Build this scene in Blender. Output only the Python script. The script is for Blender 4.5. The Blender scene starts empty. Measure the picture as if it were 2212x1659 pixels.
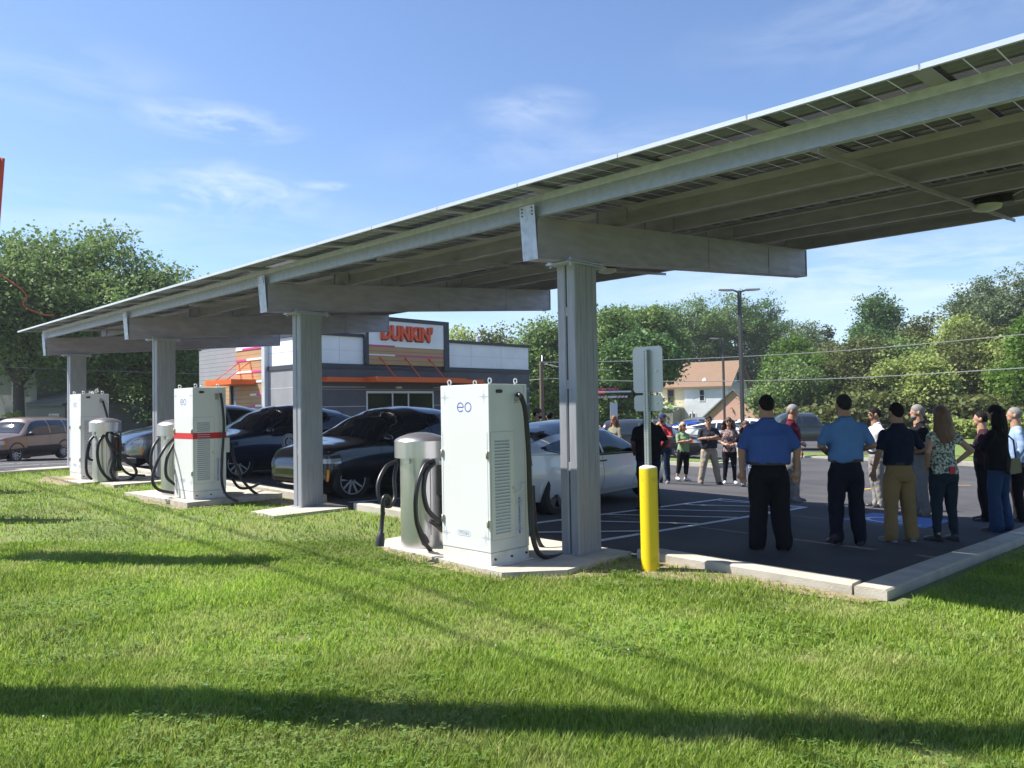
import bpy, bmesh, math, random
import numpy as np
from mathutils import Vector, Matrix, noise
R_ = math.radians
scn = bpy.context.scene
COL = scn.collection
random.seed(7); rng = np.random.default_rng(7)

# ------------------------------------------------------------------ camera
CAMZ = 1.72
YAW, PITCH, ROLL = math.atan(1714/1662.), R_(1.67), R_(0.95)
cF = Vector((math.sin(YAW)*math.cos(PITCH), math.cos(YAW)*math.cos(PITCH), math.sin(PITCH)))
_R0 = Vector((math.cos(YAW), -math.sin(YAW), 0)); _U0 = _R0.cross(cF)
cR = _R0*math.cos(ROLL) - _U0*math.sin(ROLL)
cU = _U0*math.cos(ROLL) + _R0*math.sin(ROLL)
cd = bpy.data.cameras.new('camera'); cam = bpy.data.objects.new('camera', cd); COL.objects.link(cam)
M = Matrix((( cR.x, cU.x, -cF.x, 0), (cR.y, cU.y, -cF.y, 0), (cR.z, cU.z, -cF.z, CAMZ), (0, 0, 0, 1)))
cam.matrix_world = M
cd.sensor_width = 36; cd.lens = 36*1662/2212.; cd.clip_end = 2000; cd.clip_start = .05
scn.camera = cam
C0 = Vector((0, 0, CAMZ))
def ray(x, y):
    return cF + cR*((x-1106)/1662.) + cU*((829.5-y)/1662.)
def atD(x, y, d): return C0 + ray(x, y)*d
def atX(x, y, X): r = ray(x, y); return C0 + r*(X/r.x)
def atY(x, y, Y): r = ray(x, y); return C0 + r*(Y/r.y)
def atZ(x, y, z=0.): r = ray(x, y); return C0 + r*((z-CAMZ)/r.z)

# ------------------------------------------------------------------ light and sky
SUN_EL = R_(53); SUN_DIR = Vector((-.62, .78, 0)).normalized()   # horizontal direction towards the sun
L = bpy.data.lights.new('sun', 'SUN'); L.energy = 5.0; L.angle = R_(.53); L.color = (1, .95, .87)
lo = bpy.data.objects.new('sun', L); COL.objects.link(lo)
sv = Vector((SUN_DIR.x*math.cos(SUN_EL), SUN_DIR.y*math.cos(SUN_EL), math.sin(SUN_EL)))
lo.rotation_euler = sv.to_track_quat('Z', 'Y').to_euler(); lo.location = sv*60
w = bpy.data.worlds.new('World'); scn.world = w; w.use_nodes = True
nt = w.node_tree; nt.nodes.clear()
def N(t, **k):
    n = nt.nodes.new(t)
    for a, b in k.items(): setattr(n, a, b)
    return n
sky = N('ShaderNodeTexSky', sky_type='NISHITA', sun_disc=False, sun_elevation=SUN_EL, sun_rotation=math.atan2(SUN_DIR.x, SUN_DIR.y), altitude=50, air_density=1.0, dust_density=.4, ozone_density=4.5)
bg = N('ShaderNodeBackground'); bg.inputs[1].default_value = .098
out = N('ShaderNodeOutputWorld')
tc = N('ShaderNodeTexCoord')
def cloudmask(d, stretch, size, scale, seed, amt):
    """a wisp of cirrus around sky direction d, size = angular half widths"""
    mp = N('ShaderNodeMapping', vector_type='POINT')
    f = Vector(d).normalized(); r = f.cross(Vector((0, 0, 1))).normalized(); u = r.cross(f)
    # coordinates in the wisp's own frame
    def dot(v):
        a = N('ShaderNodeVectorMath', operation='DOT_PRODUCT'); nt.links.new(tc.outputs['Generated'], a.inputs[0]); a.inputs[1].default_value = v; return a.outputs['Value']
    c = N('ShaderNodeCombineXYZ'); nt.links.new(dot(r), c.inputs[0]); nt.links.new(dot(u), c.inputs[1]); nt.links.new(dot(f), c.inputs[2])
    vs = N('ShaderNodeVectorMath', operation='MULTIPLY'); nt.links.new(c.outputs[0], vs.inputs[0]); vs.inputs[1].default_value = (1/size[0], 1/size[1], 0)
    ln = N('ShaderNodeVectorMath', operation='LENGTH'); nt.links.new(vs.outputs[0], ln.inputs[0])
    fo = N('ShaderNodeMapRange'); nt.links.new(ln.outputs['Value'], fo.inputs[0])
    fo.inputs[1].default_value = 1; fo.inputs[2].default_value = 0; fo.inputs[3].default_value = 0; fo.inputs[4].default_value = 1
    nz = N('ShaderNodeTexNoise', noise_dimensions='4D'); nz.inputs['W'].default_value = seed; nz.inputs['Scale'].default_value = scale; nz.inputs['Detail'].default_value = 9; nz.inputs['Roughness'].default_value = .62; nz.inputs['Distortion'].default_value = .6
    vv = N('ShaderNodeVectorMath', operation='MULTIPLY'); nt.links.new(c.outputs[0], vv.inputs[0]); vv.inputs[1].default_value = (1, stretch, 1)
    nt.links.new(vv.outputs[0], nz.inputs['Vector'])
    mr = N('ShaderNodeMapRange'); nt.links.new(nz.outputs['Fac'], mr.inputs[0]); mr.inputs[1].default_value = .42; mr.inputs[2].default_value = .72; mr.inputs[4].default_value = amt
    mu = N('ShaderNodeMath', operation='MULTIPLY'); nt.links.new(mr.outputs[0], mu.inputs[0]); nt.links.new(fo.outputs[0], mu.inputs[1])
    return mu.outputs[0]
tint = N('ShaderNodeVectorMath', operation='MULTIPLY'); nt.links.new(sky.outputs[0], tint.inputs[0]); tint.inputs[1].default_value = (.99, .99, 1.04); cur = tint.outputs[0]
def addc(cur, m):
    mx = N('ShaderNodeMix', data_type='RGBA'); nt.links.new(m, mx.inputs[0]); nt.links.new(cur, mx.inputs[6]); mx.inputs[7].default_value = (6.0, 6.3, 6.7, 1); return mx.outputs[2]
for (px, py, sx, sy, st, sc, sd, am) in ((475, 263, .11, .026, 3, 14, 1.3, .75), (490, 415, .13, .042, 2.5, 12, 4.7, .8), (715, 402, .05, .007, 6, 14, 2.2, .6), (1700, 600, .7, .12, 5, 4, 9.1, .45),
        (1150, 235, .09, .03, 2, 8, 3.9, .5), (1990, 15, .3, .06, 3, 7, 6.6, .25), (300, 480, .6, .06, 7, 4, 8.2, .25), (1250, 320, .3, .05, 3, 5, 2.9, .35), (120, 170, .2, .06, 4, 6, 5.5, .25), (2000, 590, .4, .05, 6, 6, 7.7, .8)):
    cur = addc(cur, cloudmask(ray(px, py), st, (sx, sy), sc, sd, am))
nt.links.new(cur, bg.inputs[0]); nt.links.new(bg.outputs[0], out.inputs[0])
vs_ = scn.view_settings; vs_.view_transform = 'Standard'; vs_.look = 'None'; vs_.exposure = 1.0; vs_.gamma = 1

# ------------------------------------------------------------------ materials
MATS = {}
def mat(name, col=(.5, .5, .5), rough=.6, metal=0., noise_amt=0., nscale=6., col2=None, bump=0., bscale=40., spec=.5, coat=0., stretch=None, trans=0., alpha=1., emit=0., detail=5., thr=(.35, .65), rnoise=0., coords='Object'):
    if name in MATS: return MATS[name]
    m = bpy.data.materials.new(name); m.use_nodes = True; t = m.node_tree; p = t.nodes['Principled BSDF']
    p.inputs['Base Color'].default_value = (*col, 1); p.inputs['Roughness'].default_value = rough; p.inputs['Metallic'].default_value = metal
    p.inputs['Specular IOR Level'].default_value = spec; p.inputs['Coat Weight'].default_value = coat; p.inputs['Coat Roughness'].default_value = .04
    p.inputs['Transmission Weight'].default_value = trans; p.inputs['Alpha'].default_value = alpha
    tc = t.nodes.new('ShaderNodeTexCoord'); src = tc.outputs[coords]
    if stretch:
        mp = t.nodes.new('ShaderNodeMapping'); mp.inputs['Scale'].default_value = stretch; t.links.new(src, mp.inputs[0]); src = mp.outputs[0]
    if col2 is not None or noise_amt:
        nz = t.nodes.new('ShaderNodeTexNoise'); nz.inputs['Scale'].default_value = nscale; nz.inputs['Detail'].default_value = detail; t.links.new(src, nz.inputs['Vector'])
        mr = t.nodes.new('ShaderNodeMapRange'); mr.inputs[1].default_value = thr[0]; mr.inputs[2].default_value = thr[1]; t.links.new(nz.outputs['Fac'], mr.inputs[0])
        mx = t.nodes.new('ShaderNodeMix'); mx.data_type = 'RGBA'; t.links.new(mr.outputs[0], mx.inputs[0])
        c2 = col2 if col2 is not None else tuple(c*(1-noise_amt) for c in col)
        mx.inputs[6].default_value = (*c2, 1); mx.inputs[7].default_value = (*col, 1); t.links.new(mx.outputs[2], p.inputs['Base Color'])
        if rnoise:
            r2 = t.nodes.new('ShaderNodeMapRange'); r2.inputs[1].default_value = thr[0]; r2.inputs[2].default_value = thr[1]; r2.inputs[3].default_value = rough+rnoise; r2.inputs[4].default_value = rough-rnoise
            t.links.new(nz.outputs['Fac'], r2.inputs[0]); t.links.new(r2.outputs[0], p.inputs['Roughness'])
    if bump:
        n2 = t.nodes.new('ShaderNodeTexNoise'); n2.inputs['Scale'].default_value = bscale; n2.inputs['Detail'].default_value = 4; t.links.new(src, n2.inputs['Vector'])
        b = t.nodes.new('ShaderNodeBump'); b.inputs['Strength'].default_value = bump; b.inputs['Distance'].default_value = .02; t.links.new(n2.outputs['Fac'], b.inputs['Height']); t.links.new(b.outputs[0], p.inputs['Normal'])
    if emit:
        p.inputs['Emission Color'].default_value = (*col, 1); p.inputs['Emission Strength'].default_value = emit
    MATS[name] = m; return m

def leafmat(name, c1, c2, trans=.35, rough=.6, dry=None):
    if name in MATS: return MATS[name]
    m = bpy.data.materials.new(name); m.use_nodes = True; t = m.node_tree; p = t.nodes['Principled BSDF']
    g = t.nodes.new('ShaderNodeNewGeometry')
    mx = t.nodes.new('ShaderNodeMix'); mx.data_type = 'RGBA'; t.links.new(g.outputs['Random Per Island'], mx.inputs[0])
    mx.inputs[6].default_value = (*c1, 1); mx.inputs[7].default_value = (*c2, 1)
    tcn = t.nodes.new('ShaderNodeTexCoord'); nz = t.nodes.new('ShaderNodeTexNoise'); nz.inputs['Scale'].default_value = .45; nz.inputs['Detail'].default_value = 3; t.links.new(tcn.outputs['Object'], nz.inputs['Vector'])
    if dry:
        n3 = t.nodes.new('ShaderNodeTexNoise'); n3.inputs['Scale'].default_value = 1.3; n3.inputs['Detail'].default_value = 5; t.links.new(tcn.outputs['Object'], n3.inputs['Vector'])
        m3 = t.nodes.new('ShaderNodeMapRange'); m3.inputs[1].default_value = .5; m3.inputs[2].default_value = .78; m3.inputs[4].default_value = .9; t.links.new(n3.outputs['Fac'], m3.inputs[0])
        x3 = t.nodes.new('ShaderNodeMix'); x3.data_type = 'RGBA'; t.links.new(m3.outputs[0], x3.inputs[0]); t.links.new(mx.outputs[2], x3.inputs[6]); x3.inputs[7].default_value = (*dry, 1); mx = x3
    hs = t.nodes.new('ShaderNodeHueSaturation'); mr = t.nodes.new('ShaderNodeMapRange'); mr.inputs[1].default_value = .3; mr.inputs[2].default_value = .7; mr.inputs[3].default_value = .7; mr.inputs[4].default_value = 1.25
    t.links.new(nz.outputs['Fac'], mr.inputs[0]); t.links.new(mr.outputs[0], hs.inputs['Value']); t.links.new(mx.outputs[2], hs.inputs['Color'])
    t.links.new(hs.outputs[0], p.inputs['Base Color']); p.inputs['Roughness'].default_value = rough; p.inputs['Specular IOR Level'].default_value = .3
    tr = t.nodes.new('ShaderNodeBsdfTranslucent'); t.links.new(hs.outputs[0], tr.inputs[0])
    ms = t.nodes.new('ShaderNodeMixShader'); ms.inputs[0].default_value = trans; o = t.nodes['Material Output']
    t.links.new(p.outputs[0], ms.inputs[1]); t.links.new(tr.outputs[0], ms.inputs[2]); t.links.new(ms.outputs[0], o.inputs[0])
    MATS[name] = m; return m

def siding(name, col, pitch=.12, dark=.55, vert=False, rough=.6, spec=.3):
    """horizontal clapboard drawn by a sawtooth bump and a thin dark groove"""
    if name in MATS: return MATS[name]
    m = mat(name, col, rough, spec=spec); t = m.node_tree; p = t.nodes['Principled BSDF']
    tcn = t.nodes.new('ShaderNodeTexCoord'); sp = t.nodes.new('ShaderNodeSeparateXYZ'); t.links.new(tcn.outputs['Object'], sp.inputs[0])
    d = t.nodes.new('ShaderNodeMath'); d.operation = 'DIVIDE'; t.links.new(sp.outputs[2], d.inputs[0]); d.inputs[1].default_value = pitch
    f = t.nodes.new('ShaderNodeMath'); f.operation = 'FRACT'; t.links.new(d.outputs[0], f.inputs[0])
    g = t.nodes.new('ShaderNodeMath'); g.operation = 'GREATER_THAN'; t.links.new(f.outputs[0], g.inputs[0]); g.inputs[1].default_value = .1
    nz = t.nodes.new('ShaderNodeTexNoise'); nz.inputs['Scale'].default_value = 1.5; t.links.new(tcn.outputs['Object'], nz.inputs['Vector'])
    mr = t.nodes.new('ShaderNodeMapRange'); mr.inputs[3].default_value = .86; mr.inputs[4].default_value = 1.1; t.links.new(nz.outputs['Fac'], mr.inputs[0])
    mx = t.nodes.new('ShaderNodeMix'); mx.data_type = 'RGBA'; t.links.new(g.outputs[0], mx.inputs[0]); mx.inputs[6].default_value = (*[c*dark for c in col], 1); mx.inputs[7].default_value = (*col, 1)
    hs = t.nodes.new('ShaderNodeHueSaturation'); t.links.new(mx.outputs[2], hs.inputs['Color']); t.links.new(mr.outputs[0], hs.inputs['Value']); t.links.new(hs.outputs[0], p.inputs['Base Color'])
    b = t.nodes.new('ShaderNodeBump'); b.inputs['Strength'].default_value = .4; b.inputs['Distance'].default_value = .02; t.links.new(f.outputs[0], b.inputs['Height']); t.links.new(b.outputs[0], p.inputs['Normal'])
    return m

# ------------------------------------------------------------------ object helpers
def tag(o, label=None, cat=None, group=None, kind=None):
    if label: o['label'] = label
    if cat: o['category'] = cat
    if group: o['group'] = group
    if kind: o['kind'] = kind
    return o
def thing(name, label, cat, loc=(0, 0, 0), rz=0., group=None):
    o = bpy.data.objects.new(name, None); COL.objects.link(o); o.location = loc; o.rotation_euler = (0, 0, rz); o.empty_display_size = .2
    return tag(o, label, cat, group)
def mesh_obj(name, me, parent=None, label=None):
    o = bpy.data.objects.new(name, me); COL.objects.link(o)
    if parent: o.parent = parent
    if label: o['label'] = label
    return o
def copy_tree(o, parent=None):
    c = o.copy(); COL.objects.link(c); c.parent = parent
    for ch in list(o.children): copy_tree(ch, c)
    return c

class MB:
    """collects shapes, then links them as one mesh object"""
    def __init__(s): s.v = []; s.f = []; s.mi = []; s.sm = []
    def add(s, vs, fs, mi=0, smooth=False):
        b = len(s.v); s.v += [tuple(v) for v in vs]
        for f in fs: s.f.append(tuple(i+b for i in f)); s.mi.append(mi); s.sm.append(smooth)
        return s
    def box(s, a, b, mi=0):
        x0, y0, z0 = a; x1, y1, z1 = b
        if x0 > x1: x0, x1 = x1, x0
        if y0 > y1: y0, y1 = y1, y0
        if z0 > z1: z0, z1 = z1, z0
        v = [(x0, y0, z0), (x1, y0, z0), (x1, y1, z0), (x0, y1, z0), (x0, y0, z1), (x1, y0, z1), (x1, y1, z1), (x0, y1, z1)]
        return s.add(v, [(0, 3, 2, 1), (4, 5, 6, 7), (0, 1, 5, 4), (1, 2, 6, 5), (2, 3, 7, 6), (3, 0, 4, 7)], mi)
    def hexa(s, v, mi=0):
        return s.add(v, [(0, 3, 2, 1), (4, 5, 6, 7), (0, 1, 5, 4), (1, 2, 6, 5), (2, 3, 7, 6), (3, 0, 4, 7)], mi)
    def prism(s, poly, axis, a, b, mi=0):
        """poly of 2D points extruded along axis (0,1,2) from a to b"""
        def P(u, v, w): return ((w, u, v), (u, w, v), (u, v, w))[axis]
        n = len(poly); vs = [P(u, v, a) for u, v in poly] + [P(u, v, b) for u, v in poly]
        fs = [tuple(range(n))[::-1], tuple(range(n, 2*n))] + [(i, (i+1) % n, (i+1) % n+n, i+n) for i in range(n)]
        return s.add(vs, fs, mi)
    def tube(s, pts, r, n=8, mi=0, cap=True, smooth=True):
        pts = [Vector(p) for p in pts]; rs = r if isinstance(r, (list, tuple)) else [r]*len(pts)
        vs = []; up = None
        for i, p in enumerate(pts):
            d = (pts[min(i+1, len(pts)-1)]-pts[max(i-1, 0)]).normalized()
            if up is None: up = d.orthogonal().normalized()
            up = (up-d*up.dot(d)); up = up.normalized() if up.length > 1e-6 else d.orthogonal().normalized()
            q = d.cross(up)
            for k in range(n):
                a = 2*math.pi*k/n; vs.append(p+(up*math.cos(a)+q*math.sin(a))*rs[i])
        fs = [(i*n+k, i*n+(k+1) % n, (i+1)*n+(k+1) % n, (i+1)*n+k) for i in range(len(pts)-1) for k in range(n)]
        s.add(vs, fs, mi, smooth)
        if cap:
            b = len(s.v)-len(vs); s.f.append(tuple(b+k for k in range(n))[::-1]); s.mi.append(mi); s.sm.append(False)
            e = b+(len(pts)-1)*n; s.f.append(tuple(e+k for k in range(n))); s.mi.append(mi); s.sm.append(False)
        return s
    def lathe(s, prof, c=(0, 0, 0), n=24, axis=2, mi=0, smooth=True, cap=True):
        vs = []
        for r, h in prof:
            for k in range(n):
                a = 2*math.pi*k/n; u, v = r*math.cos(a), r*math.sin(a)
                p = ((h, u, v), (v, h, u), (u, v, h))[axis]; vs.append((p[0]+c[0], p[1]+c[1], p[2]+c[2]))
        fs = [(i*n+k, i*n+(k+1) % n, (i+1)*n+(k+1) % n, (i+1)*n+k) for i in range(len(prof)-1) for k in range(n)]
        s.add(vs, fs, mi, smooth); b = len(s.v)-len(vs)
        if cap and prof[0][0] > 1e-5: s.f.append(tuple(b+k for k in range(n))[::-1]); s.mi.append(mi); s.sm.append(False)
        if cap and prof[-1][0] > 1e-5: s.f.append(tuple(b+(len(prof)-1)*n+k for k in range(n))); s.mi.append(mi); s.sm.append(False)
        return s
    def grid(s, P, mi=0, smooth=True, closeu=False):
        """P[i][j] points"""
        n, m = len(P), len(P[0]); vs = [q for row in P for q in row]
        fs = [(i*m+j, i*m+(j+1) % m, ((i+1) % n)*m+(j+1) % m, ((i+1) % n)*m+j) for i in range(n-1) for j in range(m if closeu else m-1)]
        return s.add(vs, fs, mi, smooth)
    def sphere(s, c, r, n=12, m=8, mi=0):
        rx, ry, rz = r if isinstance(r, (tuple, list)) else (r, r, r)
        P = [[(c[0]+rx*math.sin(math.pi*i/m)*math.cos(2*math.pi*j/n), c[1]+ry*math.sin(math.pi*i/m)*math.sin(2*math.pi*j/n), c[2]+rz*math.cos(math.pi*i/m)) for j in range(n)] for i in range(m+1)]
        return s.grid(P, mi, True, True)
    def mesh(s, name, mats):
        me = bpy.data.meshes.new(name); me.from_pydata(s.v, [], s.f)
        for m in (mats if isinstance(mats, (list, tuple)) else [mats]): me.materials.append(m)
        me.polygons.foreach_set('material_index', s.mi); me.polygons.foreach_set('use_smooth', s.sm); me.update(); me.validate()
        return me
    def build(s, name, mats, parent=None, label=None, bevel=0., fixn=True):
        me = s.mesh(name, mats)
        if fixn or bevel:
            bm = bmesh.new(); bm.from_mesh(me)
            if fixn:
                bmesh.ops.remove_doubles(bm, verts=bm.verts, dist=1e-5); bmesh.ops.recalc_face_normals(bm, faces=bm.faces)
                for e in bm.edges:
                    if len(e.link_faces) == 2 and e.calc_face_angle(0) > .75: e.smooth = False
            if bevel:
                es = [e for e in bm.edges if len(e.link_faces) == 2 and e.calc_face_angle(0) > .6 and not e.smooth is None]
                bmesh.ops.bevel(bm, geom=es, offset=bevel, segments=2, affect='EDGES', profile=.5)
            bm.to_mesh(me); bm.free()
        return mesh_obj(name, me, parent, label)
def smoothpath(pts, k=6):
    """Catmull-Rom through pts"""
    P = [Vector(p) for p in pts]; P = [P[0]*2-P[1]] + P + [P[-1]*2-P[-2]]; o = []
    for i in range(1, len(P)-2):
        for j in range(k):
            t = j/k; a, b, c, d = P[i-1], P[i], P[i+1], P[i+2]
            o.append(.5*((2*b)+(c-a)*t+(2*a-5*b+4*c-d)*t*t+(3*b-a-3*c+d)*t**3))
    return o+[P[-2]]
def text_mesh(s, size, depth=.001, font_off=0., ax='c'):
    cu = bpy.data.curves.new('writing', 'FONT'); cu.body = s; cu.size = size; cu.extrude = depth; cu.offset = font_off; cu.align_x = 'CENTER'; cu.align_y = 'CENTER'
    o = bpy.data.objects.new('writing', cu); COL.objects.link(o); bpy.context.view_layer.update()
    me = bpy.data.meshes.new_from_object(o.evaluated_get(bpy.context.evaluated_depsgraph_get())); bpy.data.objects.remove(o); return me
def remesh(mb, name, voxel, mats, smooth_it=4):
    """union of closed shapes -> one continuous skin"""
    me = mb.mesh(name, mats); o = bpy.data.objects.new(name, me); COL.objects.link(o)
    md = o.modifiers.new('r', 'REMESH'); md.mode = 'VOXEL'; md.voxel_size = voxel; md.use_smooth_shade = True
    if smooth_it: m2 = o.modifiers.new('s', 'SMOOTH'); m2.iterations = smooth_it; m2.factor = .5
    bpy.context.view_layer.update()
    r = bpy.data.meshes.new_from_object(o.evaluated_get(bpy.context.evaluated_depsgraph_get())); bpy.data.objects.remove(o)
    r.name = name; r.materials.clear(); r.materials.append(mats if not isinstance(mats, list) else mats[0]); return r

# ------------------------------------------------------------------ terrain
def cl(v, a, b): return max(a, min(b, v))
def lot(X, Y):
    return .03+.018*(cl(Y, -10, 21)-5)-.028*cl(Y-21, 0, 16)-.038*(cl(X, 7.15, 30)-7.15)-.035*cl(X-14, 0, 6)
def onlot(x, y, off=0.):
    z = 0.
    for _ in range(60):
        P = atZ(x, y, z+off); z = .7*z+.3*lot(P.x, P.y)
    return atZ(x, y, z+off)
# ------------------------------------------------------------------ ground, lot, kerbs
def brk(a, b, extra, step):
    s = {a, b}; s.update(e for e in extra if a < e < b)
    x = math.ceil(a/step)*step
    while x < b: s.add(round(x, 3)); x += step
    return sorted(s)
YB = (-10, 5, 21, 37); XB = (7.15, 14, 20, 30)
def sheet(name, x0, x1, y0, y1, off, m, step=4., kind='structure', holes=None, zf=lot):
    xs = brk(x0, x1, XB, step); ys = brk(y0, y1, YB, step); b = MB()
    b.grid([[(x, y, zf(x, y)+off) for y in ys] for x in xs], 0, False)
    o = b.build(name, m); 
    if kind: tag(o, kind=kind)
    return o
m_soil = mat('lawn_soil', (.13, .19, .045), .95, col2=(.16, .17, .06), nscale=3., bump=.8, bscale=30)
m_dirt = mat('bare_dirt', (.33, .25, .16), .95, col2=(.17, .15, .08), nscale=14, bump=.6, bscale=60)
m_asph = mat('asphalt', (.1, .098, .1), .85, col2=(.062, .061, .066), nscale=.55, bump=.5, bscale=260, spec=.2, thr=(.3, .7))
m_conc = mat('concrete', (.5, .465, .4), .9, col2=(.4, .37, .31), nscale=3.5, bump=.3, bscale=70, spec=.2)
m_curbside = mat('concrete_formed', (.5, .47, .41), .9, col2=(.4, .36, .3), nscale=8, bump=.5, bscale=50, spec=.2)
m_line = mat('white_road_paint', (.62, .63, .64), .7, col2=(.42, .43, .44), nscale=20, thr=(.3, .5))
m_yel = mat('yellow_road_paint', (.7, .42, .05), .7, col2=(.5, .3, .05), nscale=20)
m_bluep = mat('blue_road_paint', (.05, .17, .5), .7, col2=(.04, .13, .38), nscale=12)
def gz(X, Y): return lot(X, Y)+.004
sheet('ground', -150, 190, -60, 220, -.03, m_soil, 10)
sheet('lawn', -60, 7.08, -60, 21.33, .0, m_soil, 4); sheet('lawn', 7.081, 40, -60, 2.36, .0, m_soil, 4)
sheet('asphalt', 7.1, 70, 2.55, 60, 0.0, m_asph, 4)
sheet('asphalt', -60, 7.1, 21.3, 60, 0.0, m_asph, 4)
# kerbs round the lot
def curb(path, wdt=.15, h=.12, drop=.2, name='kerb'):
    b = MB(); L_ = [Vector((p[0], p[1], 0)) for p in path]; rows = []
    for i, p in enumerate(L_):
        d = (L_[min(i+1, len(L_)-1)]-L_[max(i-1, 0)]).normalized(); n = Vector((-d.y, d.x, 0)); z = lot(p.x, p.y)
        a, c = p+n*wdt/2, p-n*wdt/2
        rows.append([(a.x, a.y, z-drop), (a.x, a.y, z+h-.015), (a.x-n.x*.015, a.y-n.y*.015, z+h), (c.x+n.x*.015, c.y+n.y*.015, z+h), (c.x, c.y, z+h-.015), (c.x, c.y, z-drop)])
    b.grid(rows, 0, False)
    for r, fl in ((rows[0], 0), (rows[-1], 1)): b.add(r, [tuple(range(6)) if fl else tuple(range(6))[::-1]])
    return tag(b.build(name, m_conc), kind='structure')
curb([(7.15, 4.95), (7.16, 3.9), (7.17, 2.66)], .24, .1)
curb([(7.05, 2.5), (9, 2.47), (11, 2.42), (13.5, 2.4), (20, 2.3)], .28, .095)
curb([(7.13, 10.35), (7.13, 9.2), (7.13, 7.9)], .22, .11)
curb([(7.13, 16.2), (7.13, 11.45)], .2, .13)
curb([(7.05, 21.3), (7.05, 17.4)], .2, .1)
curb([(7.0, 21.4), (4, 21.4), (0, 21.4), (-20, 21.4)], .15, .08)
# concrete pads (each a slab in the lawn)
def pad(name, poly, z, mats=(m_conc, m_curbside), th=.3):
    b = MB(); n = len(poly); b.add([(x, y, z) for x, y in poly], [tuple(range(n))], 0)
    b.add([(x, y, z) for x, y in poly]+[(x, y, z-th) for x, y in poly], [(i, (i+1) % n, (i+1) % n+n, i+n) for i in range(n)], 1)
    return tag(b.build(name, list(mats)), kind='structure')
pad('equipment_pad', [(5.46, 7.52), (5.34, 5.36), (5.84, 4.95), (7.02, 5.02), (7.02, 7.85), (5.8, 7.85)], .1)
pad('column_pad', [(5.72, 11.2), (5.68, 10.42), (6.93, 10.36), (6.93, 11.42)], .17)
pad('equipment_pad', [(5.2, 15.0), (5.25, 12.4), (6.93, 12.4), (6.93, 15.0)], .262)
pad('column_pad', [(5.45, 17.1), (5.45, 16.3), (6.93, 16.3), (6.93, 17.1)], .3)
pad('equipment_pad', [(5.15, 19.8), (5.2, 17.45), (6.93, 17.45), (6.93, 19.8)], .292)
pad('column_pad', [(5.3, 22.9), (5.3, 22.0), (6.93, 22.0), (6.93, 22.9)], .33)
# bare dirt strips
def patch(pts, off=.006):
    b = MB(); n = len(pts); c = (sum(p[0] for p in pts)/n, sum(p[1] for p in pts)/n)
    ring = []
    for i in range(n):
        a, d = pts[i], pts[(i+1) % n]
        for t in (0, .25, .5, .75):
            x, y = a[0]+(d[0]-a[0])*t, a[1]+(d[1]-a[1])*t; k = 1+.12*noise.noise(Vector((x*3, y*3, 1))); ring.append((c[0]+(x-c[0])*k, c[1]+(y-c[1])*k))
    b.add([(c[0], c[1], gz(*c)+off+.012)]+[(x, y, gz(x, y)+off) for x, y in ring], [(0, i+1, (i+1) % len(ring)+1) for i in range(len(ring))], 0, True)
    return tag(b.build('dirt', m_dirt), kind='structure')
DIRT = [[(6.4, 4.98), (6.3, 4.3), (6.65, 3.6), (6.82, 2.5), (7.03, 2.35), (7.03, 4.9)], [(5.5, 7.7), (5.22, 6.9), (5.2, 5.3), (5.5, 5.2), (5.6, 7.6)], [(6.95, 9.2), (6.6, 8.5), (6.3, 8.1), (6.95, 7.9)], [(5.3, 15.1), (5.0, 13.5), (5.1, 12.3), (6.9, 12.25), (6.9, 12.7)], [(5.25, 20), (4.7, 18.6), (4.9, 17.4), (6.5, 17.5), (5.5, 19)], [(6.95, 12.3), (6.4, 12.3), (6.5, 11.5), (6.95, 11.5)], [(5.8, 5.2), (5.5, 5.0), (6.3, 4.6), (6.9, 4.9)]]
THIN = []
for (u, v, r) in ((630, 1384, .16), (1035, 1452, .16), (2056, 1443, .2), (1706, 1313, .16), (1751, 1426, .12), (230, 1139, .3)):
    p = onlot(u, v); THIN.append([(p.x+r*(1+.3*math.sin(k*2.3+u))*math.cos(k*math.pi/4)*.8, p.y+r*(1+.3*math.cos(k*1.7+v))*math.sin(k*math.pi/4)) for k in range(8)])
for q in DIRT: patch(q)
# markings
marks = []
def stripe(p, q, wd=.1, off=.005, m=m_line, name='parking_line'):
    a, b_ = Vector((p[0], p[1], 0)), Vector((q[0], q[1], 0)); d = (b_-a).normalized(); n = Vector((-d.y, d.x, 0))*wd/2
    k = max(2, int((b_-a).length/1.)+1); b = MB(); rows = []
    for i in range(k+1):
        c = a+(b_-a)*(i/k); rows.append([(c.x+n.x, c.y+n.y, lot(c.x+n.x, c.y+n.y)+off), (c.x-n.x, c.y-n.y, lot(c.x-n.x, c.y-n.y)+off)])
    b.grid(rows, 0, False); return tag(b.build(name, m), kind='structure')
def P2(x, y): p = onlot(x, y); return (p.x, p.y)
def zq(x, y): return ((1440+x/2.9625)*.8641, (840+y/2.9625)*.8641)
hs = [(7.62, 7.58), (13.85, 7.65)]
stripe((7.5, 7.5), (13.75, 7.65)); stripe((7.5, 5.95), (13.75, 5.98)); stripe((13.75, 7.7), (13.75, 5.93), off=.009)
for i in range(7):
    x0 = 7.45+i*1.18; stripe((x0, 7.5 if i else 6.9), (min(x0+1.45, 13.7), 5.98 if x0+1.45 < 13.7 else 6.4), .09, .013)
stripe((7.5, 11.2), (12.6, 11.25)); stripe((7.5, 14.2), (12.8, 14.3)); stripe((7.5, 19.3), (12.8, 19.3))
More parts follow.
